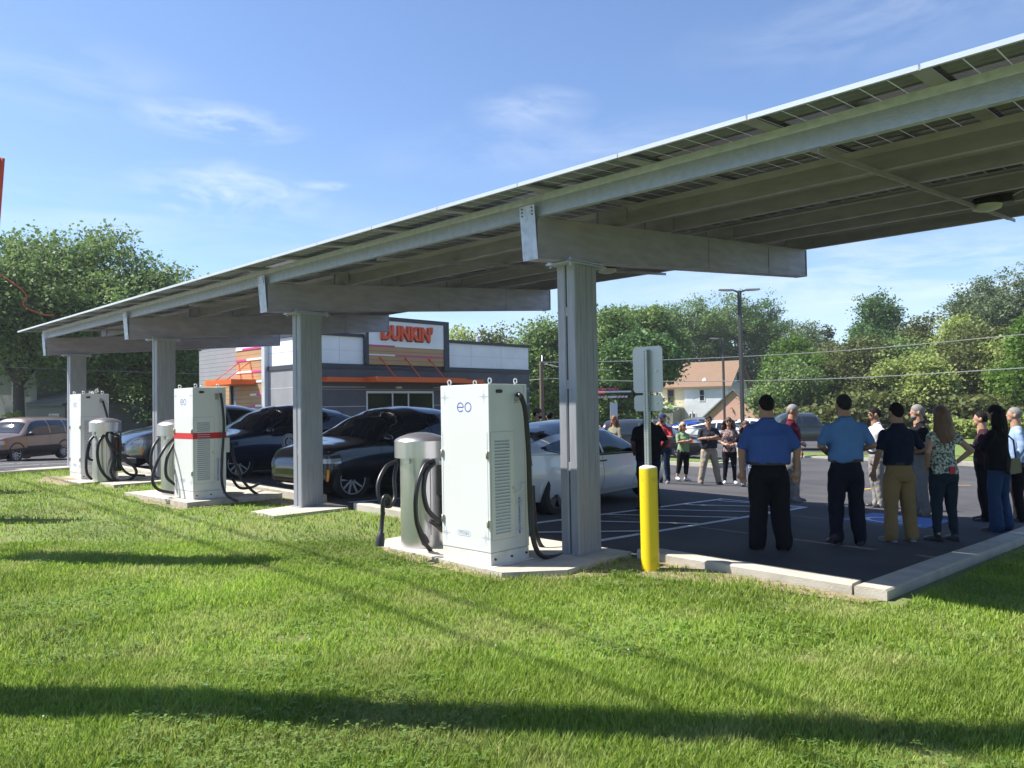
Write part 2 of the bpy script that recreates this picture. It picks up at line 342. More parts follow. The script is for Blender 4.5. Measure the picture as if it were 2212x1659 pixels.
# blue accessible bay square with its wheelchair sign
def flat(name, polys, m, off, org, ux, uy):
    b = MB()
    for po in polys:
        vs = [(org[0]+ux[0]*u+uy[0]*v, org[1]+ux[1]*u+uy[1]*v) for u, v in po]; b.add([(x, y, lot(x, y)+off) for x, y in vs], [tuple(range(len(vs)))])
    return tag(b.build(name, m), kind='structure')
bo = (13.25, 4.25)
flat('blue_marking', [[(-.72, -.62), (.72, -.62), (.72, .62), (-.72, .62)]], m_bluep, .005, bo, (1, 0), (0, 1))
def arc(cx, cy, r, a0, a1, wd, n=18):
    o = []
    for i in range(n):
        a, b_ = R_(a0+(a1-a0)*i/n), R_(a0+(a1-a0)*(i+1)/n)
        o.append([(cx+(r-wd)*math.cos(a), cy+(r-wd)*math.sin(a)), (cx+r*math.cos(a), cy+r*math.sin(a)), (cx+r*math.cos(b_), cy+r*math.sin(b_)), (cx+(r-wd)*math.cos(b_), cy+(r-wd)*math.sin(b_))])
    return o
wc = arc(-.05, -.14, .3, -250, 40, .07)+[[(-.1, -.1), (0, -.1), (0, .3), (-.1, .3)], [(-.05, .0), (.22, .0), (.22, .07), (-.05, .07)], [(-.1, -.1), (.2, -.17), (.2, -.1), (-.1, -.03)], [(.14, -.13), (.21, -.13), (.34, -.42), (.27, -.45)], [(.27, -.45), (.4, -.42), (.4, -.36), (.3, -.38)]]+arc(-.05, .42, .08, 0, 360, .08, 12)
flat('wheelchair_marking', wc, m_line, .009, bo, (0, -1.25), (1.25, 0))
for (x0, y0, x1, y1) in ((21.4, 7.75, 24.6, 7.55), (24.9, 7.25, 26.2, 6.3), (21.5, 6.5, 23.8, 6.35), (33, 10.3, 35, 9.2)): stripe((x0, y0), (x1, y1), .12, .006, m_yel, 'lane_arrow_marking')
for y0 in (26.5, 29.5, 32.5, 35.0, 38.0): stripe((3, y0), (8.2, y0+1.6), .12)
m_grassfar = mat('verge_turf', (.16, .22, .04), .9, col2=(.09, .14, .025), nscale=5, bump=.6, bscale=40)
def island(x0, y0, x1, y1):
    b = MB(); b.box((x0, y0, -2), (x1, y1, lot((x0+x1)/2, (y0+y1)/2)+.13)); o = tag(b.build('kerb', m_conc), kind='structure')
    b = MB(); z = lot((x0+x1)/2, (y0+y1)/2)+.14; b.box((x0+.18, y0+.18, z-.1), (x1-.18, y1-.18, z+.02)); tag(b.build('verge', m_grassfar), kind='structure')
island(26.2, 14.8, 27.8, 22.5); island(35, 8, 37.4, 16.4); island(33.0, 3.5, 34.5, 7.2)
b = MB(); b.box((-2, 44.5, -.6), (19, 60.2, lot(10, 46)+.1)); tag(b.build('verge', m_grassfar), kind='structure')
b = MB(); b.box((40, 0, -2), (75, 62, lot(40, 30)+.12)); tag(b.build('verge', m_grassfar), kind='structure')

# ------------------------------------------------------------------ solar canopy
m_galv = mat('galvanised_steel', (.42, .4, .51), .5, .25, col2=(.31, .295, .38), nscale=6, bump=.1, bscale=60, thr=(.25, .75), rnoise=.08, stretch=(.5, .5, 2))
m_galvl = mat('galvanised_sheet', (.5, .545, .66), .42, .35, col2=(.38, .42, .52), nscale=14, bump=.12, bscale=50, rnoise=.12, thr=(.25, .75))
m_alu = mat('panel_aluminium', (.72, .74, .75), .38, .55, noise_amt=.08, nscale=3)
m_hole = mat('bolt_dark', (.05, .05, .055), .6, .3)
SL = .0826
def zr(X): return 3.69+SL*(X-5.9)
can = thing('solar_canopy', 'long galvanised steel carport canopy roofed with solar panels above the charging bays', 'solar carport', (6.65, 5.4, .1))
CO = Vector((6.65, 5.4, .1))
class CB(MB):
    def build(s, name, mats, parent=None, label=None, **k):
        s.v = [(x-CO.x, y-CO.y, z-CO.z) for x, y, z in s.v]; return MB.build(s, name, mats, parent or can, label, **k)
COLY = [-.45, 5.42, 11.08, 16.87, 22.66]; CZ = [.05, .1, .17, .3, .33]
def streakmat():
    m = mat('column_steel', (.36, .37, .41), .55, .35, col2=(.27, .28, .315), nscale=5, bump=.15, bscale=40, thr=(.3, .7), stretch=(9, 9, .5))
    return m
m_colm = streakmat()
for yc, zb in zip(COLY, CZ):
    b = CB()
    for s0 in (-1, 1):   # two C sections back to back with a slot between
        a0, a1 = (yc-.125, yc-.012) if s0 < 0 else (yc+.012, yc+.125)
        po = [(6.46, a0+.012), (6.472, a0), (6.845, a0), (6.857, a0+.012), (6.857, a1-.004), (6.845, a1), (6.472, a1), (6.46, a1-.004)]
        b.prism(po, 2, zb, 3.27)
    # shallow stiffening ribs on the broad face
    for xx in (6.55, 6.66, 6.765): b.box((xx, yc-.131, zb), (xx+.022, yc-.124, 3.26))
    for zz in (1.0, 1.9, 2.7): b.box((6.47, yc-.02, zz), (6.85, yc+.02, zz+.1))
    b.box((6.43, yc-.15, zb), (6.89, yc+.15, zb+.012))
    b.build('column', m_colm, bevel=.003)
    b = CB(); b.box((6.33, yc-.17, 3.262), (6.98, yc+.17, 3.277)); b.box((6.36, yc-.17, 3.285), (6.95, yc+.17, 3.3))
    for x in (6.38, 6.93):
        for y in (yc-.14, yc+.14): b.lathe([(.016, 3.235), (.016, 3.32)], (x, y, 0), 6, smooth=False)
    b.build('cap_plate', m_galvl)
    # rafter: deep sloping box with pressed web, end plate at the low end
    X0, X1 = 5.92, 12.56; y0, y1 = yc-.1, yc+.1
    def zl(X): return 3.25+(X-5.9)*.0826
    b = CB()
    b.hexa([(X0, y0+.012, zl(X0)), (X1, y0+.012, zl(X1)), (X1, y1-.012, zl(X1)), (X0, y1-.012, zl(X0)), (X0, y0+.012, zr(X0)), (X1, y0+.012, zr(X1)), (X1, y1-.012, zr(X1)), (X0, y1-.012, zr(X0))])
    for (a, c) in ((0., .014), (.42, .44)):   # flange lips
        for ya, yb_ in ((y0-.004, y0+.011), (y1-.011, y1+.004)):
            b.hexa([(X0, ya, zl(X0)+a), (X1, ya, zl(X1)+a), (X1, yb_, zl(X1)+a), (X0, yb_, zl(X0)+a), (X0, ya, zl(X0)+c), (X1, ya, zl(X1)+c), (X1, yb_, zl(X1)+c), (X0, yb_, zl(X0)+c)])
    b.hexa([(6.0, y0+.006, zl(6.0)+.09), (X1-.05, y0+.006, zl(X1)+.07), (X1-.05, y0+.013, zl(X1)+.07), (6., y0+.013, zl(6.)+.09), (6.0, y0+.006, zl(6.)+.1), (X1-.05, y0+.006, zl(X1)+.08), (X1-.05, y0+.013, zl(X1)+.08), (6., y0+.013, zl(6.)+.1)])
    for xx in (9.4, 11.2): b.hexa([(xx, y0+.005, zl(xx)+.02), (xx+.012, y0+.005, zl(xx)+.02), (xx+.012, y0+.013, zl(xx)+.02), (xx, y0+.013, zl(xx)+.02), (xx, y0+.005, zr(xx)-.03), (xx+.012, y0+.005, zr(xx)-.03), (xx+.012, y0+.013, zr(xx)-.03), (xx, y0+.013, zr(xx)-.03)])
    b.build('rafter', m_galv)
    b = CB()
    def XE(z): return 5.905-(z-zl(X0))*SL
    z0, z1 = zl(X0)-.005, zr(X0)+.12
    b.hexa([(XE(z0)-.008, y0-.005, z0), (XE(z0), y0-.005, z0), (XE(z0), y1+.005, z0), (XE(z0)-.008, y1+.005, z0), (XE(z1)-.008, y0-.005, z1), (XE(z1), y0-.005, z1), (XE(z1), y1+.005, z1), (XE(z1)-.008, y1+.005, z1)])
    ep = b.build('end_plate', m_galvl)
    for dz in (.03, .065, .1):
        for y in (y0+.03, y1-.03): b = CB(); b.lathe([(.009, -.012), (.009, 0)], (XE(z1-dz)-.002, y, z1-dz), 8, 0, smooth=False); b.build('bolt', m_hole, ep)
    b = CB(); b.hexa([(X1, y0-.004, zl(X1)-.005), (X1+.01, y0-.004, zl(X1)-.005), (X1+.01, y1+.004, zl(X1)-.005), (X1, y1+.004, zl(X1)-.005), (X1, y0-.004, zr(X1)), (X1+.01, y0-.004, zr(X1)), (X1+.01, y1+.004, zr(X1)), (X1, y1+.004, zr(X1))])
    b.build('end_plate', m_galvl)
PUR = [5.92, 7.33, 8.33, 9.87, 10.87, 12.48]; PY0, PY1 = -3.2, 22.98
for i, X in enumerate(PUR):
    b = CB(); z = zr(X)+.002; h = .225
    prof = [(X, z), (X+.075, z+.004), (X+.075, z+.028), (X+.069, z+.028), (X+.069, z+.011), (X+.014, z+.008), (X+.0, z+.08), (X+.0, z+.15), (X+.014, z+h-.008), (X+.069, z+h-.008), (X+.069, z+h-.03), (X+.075, z+h-.03), (X+.075, z+h), (X, z+h)]
    # web pressed slightly inward so the lower part faces down towards the light
    prof = [(X, z), (X+.075, z+.003), (X+.075, z+.026), (X+.069, z+.026), (X+.069, z+.009), (X+.008, z+.008), (X+.022, z+.16), (X+.008, z+h-.008), (X+.069, z+h-.006), (X+.069, z+h-.028), (X+.075, z+h-.028), (X+.075, z+h), (X, z+h), (X+.014, z+.16)]
    prof = [(p[0], p[1]) for p in prof]
    # prism along Y: poly given as (x,z)
    b.prism(prof, 1, PY0, PY1); b.build('purlin', m_galvl if i == 0 else m_galv)
# splice plates where purlins meet over each rafter
for X in PUR[1:]:
    for yc in COLY:
        b = CB(); z = zr(X); b.box((X-.012, yc-.22, z+.02), (X-.004, yc+.2, z+.2)); b.box((X-.03, yc+.2, z+.01), (X-.004, yc+.206, z+.21)); b.build('splice_plate', m_galv)
# purlin tie under each bay, with its end tab
for k, (ya, yb_) in enumerate(zip(COLY[:-1], COLY[1:])):
    ym = (ya+yb_)/2-.05
    b = CB(); X0, X1 = 5.93, 12.75
    def V8(a, c, d, e): return [(X0, ym+a, zr(X0)+c), (X1, ym+a, zr(X1)+c), (X1, ym+d, zr(X1)+c), (X0, ym+d, zr(X0)+c), (X0, ym+a, zr(X0)+e), (X1, ym+a, zr(X1)+e), (X1, ym+d, zr(X1)+e), (X0, ym+d, zr(X0)+e)]
    b.hexa(V8(-.045, -.006, .045, -.001)); b.hexa(V8(-.045, -.05, -.04, -.006)); b.build('purlin_tie', m_galv)
# lights under the canopy with their conduit
m_black = mat('black_housing', (.02, .02, .022), .5); m_lens = mat('frosted_lens', (.55, .56, .5), .35)
for yc in (2.3, 8.05, 13.8, 19.6):
    X = 10.72; z = zr(X)
    b = CB(); b.lathe([(.0, z+.06), (.15, z+.06), (.17, z-.02), (.0, z-.021)], (X, yc, 0), 20); b.box((X-.05, yc-.28, z-.02), (X+.05, yc+.05, z+.08))
    lf = b.build('canopy_light', m_black, fixn=True)
    b = CB(); b.lathe([(.165, z-.022), (.155, z-.06), (.09, z-.085), (0, z-.09)], (X, yc, 0), 20); b.build('lens', m_lens, lf)
    b = CB(); b.tube(smoothpath([(X-.06, yc-3., z+.14), (X-.06, yc-.8, z+.14), (X-.05, yc-.45, z+.1), (X-.03, yc-.25, z+.03)], 5), .012, 6); b.build('conduit', m_galv)
b = CB(); b.tube([(9.8, PY0+.2, zr(9.8)+.17), (9.8, PY1-.2, zr(9.8)+.17)], .016, 6); b.build('conduit', m_galv)
# the panels: 22 columns, three rows
def cellmat():
    m = bpy.data.materials.new('solar_cells'); m.use_nodes = True; t = m.node_tree; p = t.nodes['Principled BSDF']; p.inputs['Roughness'].default_value = .12; p.inputs['Specular IOR Level'].default_value = .6
    tcn = t.nodes.new('ShaderNodeTexCoord'); sp = t.nodes.new('ShaderNodeSeparateXYZ'); t.links.new(tcn.outputs['Object'], sp.inputs[0])
    def M_(op, a, b=None, c=None):
        n = t.nodes.new('ShaderNodeMath'); n.operation = op
        for i, v in enumerate((a, b, c)):
            if v is None: continue
            if isinstance(v, (int, float)): n.inputs[i].default_value = v
            else: t.links.new(v, n.inputs[i])
        return n.outputs[0]
    u = M_('DIVIDE', M_('SUBTRACT', sp.outputs[1], .04), .1885)     # across: six cells
    v = M_('DIVIDE', M_('SUBTRACT', sp.outputs[0], .03), .0985)     # along: half cells
    def nearline(x, wdt): f = M_('FRACT', x); return M_('GREATER_THAN', M_('ABSOLUTE', M_('SUBTRACT', f, .5)), .5-wdt)
    lu = nearline(u, .025); lv = nearline(v, .018); bus = nearline(M_('MULTIPLY', v, 1.0), .0)
    fine = nearline(M_('MULTIPLY', sp.outputs[0], 62), .1)
    edge = M_('MAXIMUM', lu, M_('MULTIPLY', lv, .45))
    a = t.nodes.new('ShaderNodeMix'); a.data_type = 'RGBA'; t.links.new(fine, a.inputs[0]); a.inputs[6].default_value = (.065, .06, .12, 1); a.inputs[7].default_value = (.17, .155, .2, 1)
    c = t.nodes.new('ShaderNodeMix'); c.data_type = 'RGBA'; t.links.new(edge, c.inputs[0]); t.links.new(a.outputs[2], c.inputs[6]); c.inputs[7].default_value = (.7, .74, .78, 1)
    t.links.new(c.outputs[2], p.inputs['Base Color'])
    # the gaps between the cells are clear glass: daylight glows through them
    tr = t.nodes.new('ShaderNodeBsdfTranslucent'); t.links.new(c.outputs[2], tr.inputs[0]); ms = t.nodes.new('ShaderNodeMixShader'); t.links.new(M_('MULTIPLY', edge, .3), ms.inputs[0])
    o = t.nodes['Material Output']; t.links.new(p.outputs[0], ms.inputs[1]); t.links.new(tr.outputs[0], ms.inputs[2]); t.links.new(ms.outputs[0], o.inputs[0])
    return m
m_cell = cellmat()
PW, PL = 1.2, 2.43; ang = math.atan(SL)
b = MB(); t_ = .036
for (x0, x1, y0, y1) in ((0, PL, 0, .012), (0, PL, PW-.012, PW), (0, .012, .0121, PW-.0121), (PL-.012, PL, .0121, PW-.0121)): b.box((x0, y0, 0), (x1, y1, t_))
for (x0, x1, y0, y1) in ((.0121, PL-.0121, .0121, .04), (.0121, PL-.0121, PW-.04, PW-.0121), (.0121, .03, .041, PW-.041), (PL-.03, PL-.0121, .041, PW-.041)): b.box((x0, y0, .0), (x1, y1, .002))
me_fr = b.build('solar_panel', m_alu).data; bpy.data.objects.remove(bpy.data.objects['solar_panel'])
b = MB(); b.box((.0122, .0122, .027), (PL-.0122, PW-.0122, .033)); me_gl = b.build('solar_cells', m_cell).data; bpy.data.objects.remove(bpy.data.objects['solar_cells'])
b = MB(); b.box((PL*.5-.05, PW*.48, .008), (PL*.5+.05, PW*.53, .0265)); me_jb = b.build('junction_box', m_black).data; bpy.data.objects.remove(bpy.data.objects['junction_box'])
for r, X in enumerate((5.455, 7.9, 10.345)):
    for c in range(22):
        y = 1.534-4*1.215+c*1.215
        o = mesh_obj('solar_panel', me_fr, can); zz = zr(X)+.2275
        o.matrix_basis = Matrix.Translation(Vector((X, y, zz))-CO) @ Matrix.Rotation(-ang, 4, 'Y')
        mesh_obj('solar_cells', me_gl, o); mesh_obj('junction_box', me_jb, o)
# thin clamp rails under each joint between panels
for c in range(1, 22):
    y = 1.534-4*1.215+c*1.215-.0075
    b = CB()
    for (xa, xb_) in ((5.47, 7.85), (7.92, 10.3), (10.36, 12.75)):
        za, zb = zr(xa)+.2255, zr(xb_)+.2255
        for (u0, u1) in ((-.06, .06),):
            b.hexa([(xa, y+u0, za-.0), (xb_, y+u0, zb), (xb_, y+u1, zb), (xa, y+u1, za), (xa, y+u0, za+.0015), (xb_, y+u0, zb+.0015), (xb_, y+u1, zb+.0015), (xa, y+u1, za+.0015)])
    b.build('clamp_rail', m_galv)

# ------------------------------------------------------------------ charging cabinets
m_white = mat('white_powder_coat', (.66, .67, .66), .38, col2=(.62, .63, .62), nscale=1.2, bump=.03, bscale=180, coat=.1)
m_base = mat('plinth_paint', (.7, .7, .67), .5, col2=(.58, .57, .52), nscale=6)
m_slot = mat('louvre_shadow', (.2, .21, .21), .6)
m_seam = mat('panel_seam', (.3, .31, .31), .7); m_ink = mat('blue_print', (.07, .09, .42), .5); m_ink2 = mat('pale_blue_print', (.2, .25, .5), .6)
m_cable = mat('cable_rubber', (.013, .013, .014), .38, spec=.5); m_brass = mat('gland_metal', (.45, .42, .35), .4, .7); m_red = mat('red_tape', (.5, .015, .02), .45)
m_dark = mat('dark_plastic', (.025, .025, .03), .45)
def onface(me, parent, name, loc, face, m, label=None):
    """lettering set on the -X ('w') or -Y ('s') face; text x axis runs to the reader's right"""
    me.materials.clear(); me.materials.append(m); o = mesh_obj(name, me, parent, label)
    if face == 'w': Rm = Matrix(((0, 0, -1), (-1, 0, 0), (0, 1, 0)))
    else: Rm = Matrix(((1, 0, 0), (0, 0, -1), (0, 1, 0)))
    o.matrix_basis = Matrix.Translation(loc) @ Rm.to_4x4(); return o
def ring_letter(bb, cy, cz, r, wd, a0, a1, x):
    n = 28; vs = []
    for i in range(n+1):
        a = R_(a0+(a1-a0)*i/n)
        for rr in (r-wd, r): vs.append((x, cy-rr*math.cos(a), cz+rr*math.sin(a)))
    bb.add(vs, [(2*i, 2*i+1, 2*i+3, 2*i+2) for i in range(n)])
CW, CD, CH = .75, .57, 1.855
def cabinet(y, z, label, red=False):
    t = thing('charging_cabinet', label, 'charging cabinet', (5.46, y, z), 0, 'white charging cabinets beside the carport columns')
    b = MB(); b.box((0, 0, .135), (CD, CW, CH)); b.build('body', m_white, t, bevel=.006)
    b = MB(); b.box((.004, .004, 0), (CD-.004, CW-.004, .131)); b.box((-.0, -.05, 0), (CD+.02, .003, .006)); pl = b.build('plinth', m_base, t, bevel=.003)
    b = MB()
    for xx, zz in ((.06, .065), (.3, .065), (CD-.05, .07)): b.lathe([(.012, -.012), (.012, .004)], (xx, 0.0, zz), 8, 1)
    b.build('bolt', m_hole, pl)
    # louvred door panel on the -Y face
    b = MB(); b.box((.02, -.004, .26), (.36, .0, 1.36)); b.box((.036, -.0055, .275), (.34, -.0042, 1.345)); lp = b.build('louvre_panel', m_white, t)
    b = MB(); b.box((.016, -.0025, .256), (.364, .001, 1.364)); b.build('seam', m_seam, t)
    b = MB(); bb = MB()
    for k in range(29):
        z0 = .32+k*.0335
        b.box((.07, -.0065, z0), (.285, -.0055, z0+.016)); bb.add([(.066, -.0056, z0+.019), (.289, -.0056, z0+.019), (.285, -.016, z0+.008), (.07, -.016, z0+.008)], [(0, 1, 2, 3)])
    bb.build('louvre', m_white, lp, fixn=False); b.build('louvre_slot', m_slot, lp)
    # corner seams of the side panels on the -X face and hinges
    b = MB()
    for a_, c_ in (((-.0015, .028, .26), (.0005, .032, 1.36)), ((-.0015, CW-.032, .26), (.0005, CW-.028, 1.36)), ((CD-.05, -.0015, .14), (CD-.047, .0005, CH-.01))):
        b = MB(); b.box(a_, c_); b.build('seam', m_seam, t)
    for yy in (.025, CW-.025):
        for zz in (.43, 1.13):
            b = MB(); b.box((-.012, yy-.02, zz-.035), (-.0016, yy+.02, zz+.035)); b.lathe([(.009, zz-.04), (.009, zz+.04)], (-.014, yy, 0), 8); b.build('hinge', m_brass, t)
    for xx, yy in ((.07, .05), (CD-.12, .05), (.07, CW-.07), (CD-.12, CW-.07)):
        b = MB(); n = 16
        b.tube([(xx+.024*math.cos(2*math.pi*k/n), yy, CH+.036+.026*math.sin(2*math.pi*k/n)) for k in range(n+1)], .007, 6, cap=False); b.lathe([(.017, CH), (.012, CH+.014)], (xx, yy, 0), 8); b.build('eyebolt', m_alu, t)
    b = MB(); b.prism([(.12+.018*math.cos(R_(a)) + (.05 if -90 < a < 90 else 0), CH-.075+.018*math.sin(R_(a))) for a in list(range(-85, 90, 17))+list(range(95, 270, 17))], 1, -.016, -.0005); b.build('pull_handle', m_dark, t)
    b = MB(); b.box((.375, -.008, CH-.2), (.43, .0, CH-.1)); b.lathe([(.026, -.03), (.03, -.0), ], (.402, 0, CH-.15), 12, 1); b.build('cable_gland', m_brass, t)
    b = MB(); b.tube(smoothpath([(.35, -.01, .72), (.35, -.035, .72), (.42, -.04, .73), (.45, -.04, .76), (.45, -.035, .8), (.47, -.01, .82)], 4), .009, 6); b.build('grab_handle', m_white, t)
    b = MB(); b.box((.325, -.008, .755), (.34, -.006, .79)); b.build('warning_sticker', m_yel, t)
    # printing
    b = MB(); s = 1.; cz = CH-.235
    ring_letter(b, .5-.0, cz, .052, .011, 0, 360, -.0012) if False else None
    cy = .43; ring_letter(b, cy, cz, .052, .011, 0, 320, -.0012); b.add([(-.0012, cy+.046, cz-.005), (-.0012, cy+.046, cz+.006), (-.0012, cy-.046, cz+.006), (-.0012, cy-.046, cz-.005)], [(0, 1, 2, 3)])
    ring_letter(b, cy-.118, cz, .052, .011, 0, 360, -.0012); b.build('logo', m_ink, t, fixn=False)
    b = MB()
    def cross(face, u, v, r, ring):
        def q(a0, a1, b0, b1):
            if face == 'w': b.add([(-.0012, u+a0, v+b0), (-.0012, u+a1, v+b0), (-.0012, u+a1, v+b1), (-.0012, u+a0, v+b1)], [(0, 1, 2, 3)])
            else: b.add([(u+a0, -.0012, v+b0), (u+a1, -.0012, v+b0), (u+a1, -.0012, v+b1), (u+a0, -.0012, v+b1)], [(0, 1, 2, 3)])
        q(-r, r, -.0012, .0012); q(-.0012, .0012, -r, r)
        if ring: ring_letter(b, u, v, .022, .0025, 0, 360, -.0012)
    for u, v in ((.07, CH-.13), (CW-.07, CH-.13), (.07, .28), (CW-.07, .28)): cross('w', u, v, .07, True)
    for u, v in ((.385, .62), (.465, .62), (.385, .33), (.465, .33)): cross('s', u, v, .032, False)
    b.build('registration_marks', m_ink2, t, fixn=False)
    onface(text_mesh("IT'S ON", .042, .0003), t, 'printed_slogan', (-.0015, .4, .3), 'w', m_ink2)
    b = MB(); P = [(-.085, -.028), (.085, -.028), (.1, -.012), (.1, .012), (.085, .028), (-.085, .028), (-.1, .012), (-.1, -.012)]
    n = len(P); b.add([(-.0013, .4+u, .3+v) for u, v in P]+[(-.0013, .4+u*.97, .3+v*.9) for u, v in P], [(i, (i+1) % n, (i+1) % n+n, i+n) for i in range(n)]); b.build('slogan_frame', m_ink2, t, fixn=False)
    tm = text_mesh('EOCHARGING.COM', .042, .0003, .0008); o = onface(tm, t, 'printed_address', (.425, -.0015, .475), 's', m_ink); o.matrix_basis = o.matrix_basis @ Matrix.Rotation(-math.pi/2, 4, 'Z')
    if red:
        b = MB()
        for (a, c) in (((-.0022, -.007, 1.0), (-.0005, CW, 1.1)), ((-.0022, -.0085, 1.0), (CD+.002, -.0066, 1.1)), ((CD+.0005, -.007, 1.0), (CD+.002, CW, 1.1))): b.box(a, c)
        b.build('red_band', m_red, t)
    return t
c1 = cabinet(5.63, .1, 'white charging cabinet standing nearest the camera beside the first column')
c2 = cabinet(12.66, .265, 'white charging cabinet with a red band round its middle', True)
c3 = cabinet(18.32, .292, 'white charging cabinet farthest along the lawn, partly behind a steel charging post')

# ------------------------------------------------------------------ stainless charging posts
m_ss = mat('brushed_stainless', (.62, .61, .65), .29, .9, bump=.02, bscale=20, stretch=(40, 40, .5))
m_rain = [mat('band_red', (.6, .03, .03)), mat('band_yellow', (.7, .5, .05)), mat('band_green', (.05, .4, .1))]
def post(x, y, z, label):
    t = thing('charging_post', label, 'charging post', (x, y, z), 0, 'stainless charging posts beside the cabinets')
    b = MB()
    for (r, za, zb_) in ((.245, 0, .5), (.241, .5, .507), (.245, .507, .86), (.241, .86, .867), (.245, .867, 1.06)): b.lathe([(r, za), (r, zb_)], n=48)
    b.build('column_body', m_ss, t)
    b = MB(); b.lathe([(.308, 1.04), (.308, 1.235)], n=48); b.lathe([(.3075, 1.236), (.29, 1.258), (.24, 1.285), (.15, 1.315), (.06, 1.33), (0, 1.333)], n=48); b.build('domed_cap', m_ss, t)
    b = MB(); b.box((.1, -.262, .2), (.235, -.1, 1.0)); b.box((.05, -.27, .6), (.12, -.2, .95)); b.build('socket_panel', m_dark, t)
    b = MB(); b.box((.085, -.285, .92), (.2, -.22, 1.0)); b.build('plug_holder', m_alu, t)
    for i in range(3):
        b = MB(); b.box((.128, -.268, .3+i*.18), (.14, -.2625, .48+i*.18)); b.build('light_strip', m_rain[[2, 1, 0][i]], t)
    b = MB(); b.box((-.26, -.1, .98), (-.235, -.02, 1.05)); b.build('cable_hook', m_alu, t)
    b = MB(); b.box((-.06, -.2475, .15), (-.055, -.23, .96)); b.build('seam', m_seam, t)
    return t
def cable(parent, pts, r=.021, name='cable', k=7, m=None):
    pl = Vector(parent.location); b = MB(); b.tube([Vector(p)-pl for p in smoothpath(pts, k)], r, 10); return b.build(name, m or m_cable, parent)
def gun(parent, a, b_, r=.032):
    """connector handle between two points"""
    pl = Vector(parent.location); a, b_ = Vector(a)-pl, Vector(b_)-pl; d = b_-a
    g = MB(); g.tube([a, a+d*.1, a+d*.12, a+d*.6, a+d*.64, a+d*.85, b_], [r*.8, r*.8, r*.65, r*.8, r*1.2, r*1.5, r*1.55], 10); return g.build('connector', m_dark, parent)
p1 = post(5.80, 7.15, .1, 'stainless charging post with two coiled cables nearest the camera')
def w3(x, y, Y): return atY((900+x/2.861)*.8641, (900+y/2.861)*.8641, Y)
cable(p1, [w3(262, 722, 7.0), w3(190, 760, 6.95), w3(135, 860, 6.9), w3(130, 960, 6.85), w3(165, 1030, 6.8), w3(215, 1045, 6.8), w3(250, 980, 6.85), w3(245, 850, 6.9), w3(262, 740, 6.98)], .022)
cable(p1, [w3(205, 1040, 6.78), w3(212, 1000, 6.76), w3(190, 972, 6.75), w3(165, 1000, 6.74), w3(162, 1090, 6.74)], .024)
gun(p1, w3(165, 1085, 6.74), w3(140, 1330, 6.74))
cable(p1, [w3(525, 722, 6.86), w3(470, 745, 6.8), w3(420, 860, 6.76), w3(398, 1000, 6.74), w3(402, 1130, 6.74), w3(420, 1210, 6.74), w3(450, 1290, 6.75), w3(505, 1365, 6.78)], .026)
gun(p1, w3(408, 1160, 6.735), w3(470, 1310, 6.75), .03)
cable(p1, [w3(530, 735, 6.84), w3(475, 800, 6.76), w3(455, 930, 6.72), w3(480, 1060, 6.7), w3(540, 1130, 6.7), w3(600, 1155, 6.72)], .028)
cable(p1, [w3(500, 1150, 6.74), w3(540, 1175, 6.72), w3(590, 1220, 6.72)], .028)
# the thick cables on the first cabinet
cable(c1, [w3(1132, 245, 5.6), w3(1150, 262, 5.55), w3(1178, 340, 5.53), w3(1195, 500, 5.53), w3(1207, 700, 5.53), w3(1212, 900, 5.53), w3(1218, 1080, 5.53), w3(1228, 1220, 5.5), w3(1260, 1350, 5.47), w3(1310, 1405, 5.46), w3(1400, 1405, 5.5), w3(1500, 1380, 5.6)], .027)
cable(c1, [w3(1236, 900, 6.1), w3(1242, 1050, 6.05), w3(1255, 1200, 6.0), w3(1290, 1320, 5.98), w3(1345, 1358, 5.95), w3(1420, 1340, 5.95), w3(1500, 1335, 5.98)], .026)
cable(c1, [(6.1, 6.5, .13), (6.4, 6.7, .125), (6.75, 6.75, .125), (6.9, 6.55, .13), (6.7, 6.4, .125), (6.3, 6.45, .125)], .022)
# second post and cabinet
p2 = post(5.68, 13.88, .262, 'stainless charging post tucked behind the cabinet with the red band')
def z1(x, y, Y): return atY((x/2.073)*.8641, (500+y/2.073)*.8641, Y)
cable(c2, [z1(1142, 1000, 12.6), z1(1152, 1060, 12.57), z1(1160, 1180, 12.57), z1(1150, 1350, 12.57), z1(1150, 1460, 12.5), z1(1175, 1530, 12.3), z1(1230, 1562, 12.1)], .022)
cable(p2, [z1(822, 1235, 13.72), z1(790, 1290, 13.6), z1(782, 1370, 13.6), z1(800, 1430, 13.6), z1(818, 1440, 13.65)], .024)
cable(p2, [z1(900, 1235, 13.55), z1(850, 1290, 13.4), z1(805, 1380, 13.35), z1(790, 1450, 13.3), z1(820, 1500, 13.3), z1(900, 1518, 13.3)], .026)
cable(p2, [z1(905, 1255, 13.6), z1(865, 1340, 13.5), z1(862, 1430, 13.45), z1(905, 1475, 13.4)], .026)
cable(c2, [z1(1200, 1260, 12.9), z1(1212, 1340, 12.8), z1(1250, 1440, 12.75), z1(1300, 1500, 12.7), z1(1340, 1530, 12.6)], .024)
cable(c2, [z1(1200, 1440, 12.9), z1(1240, 1490, 12.9), z1(1300, 1490, 12.9), z1(1345, 1470, 13.2)], .024)
b = MB(); b.box((.575, .06, .75), (.66, .5, 1.0)); b.build('side_box', m_white, c2)
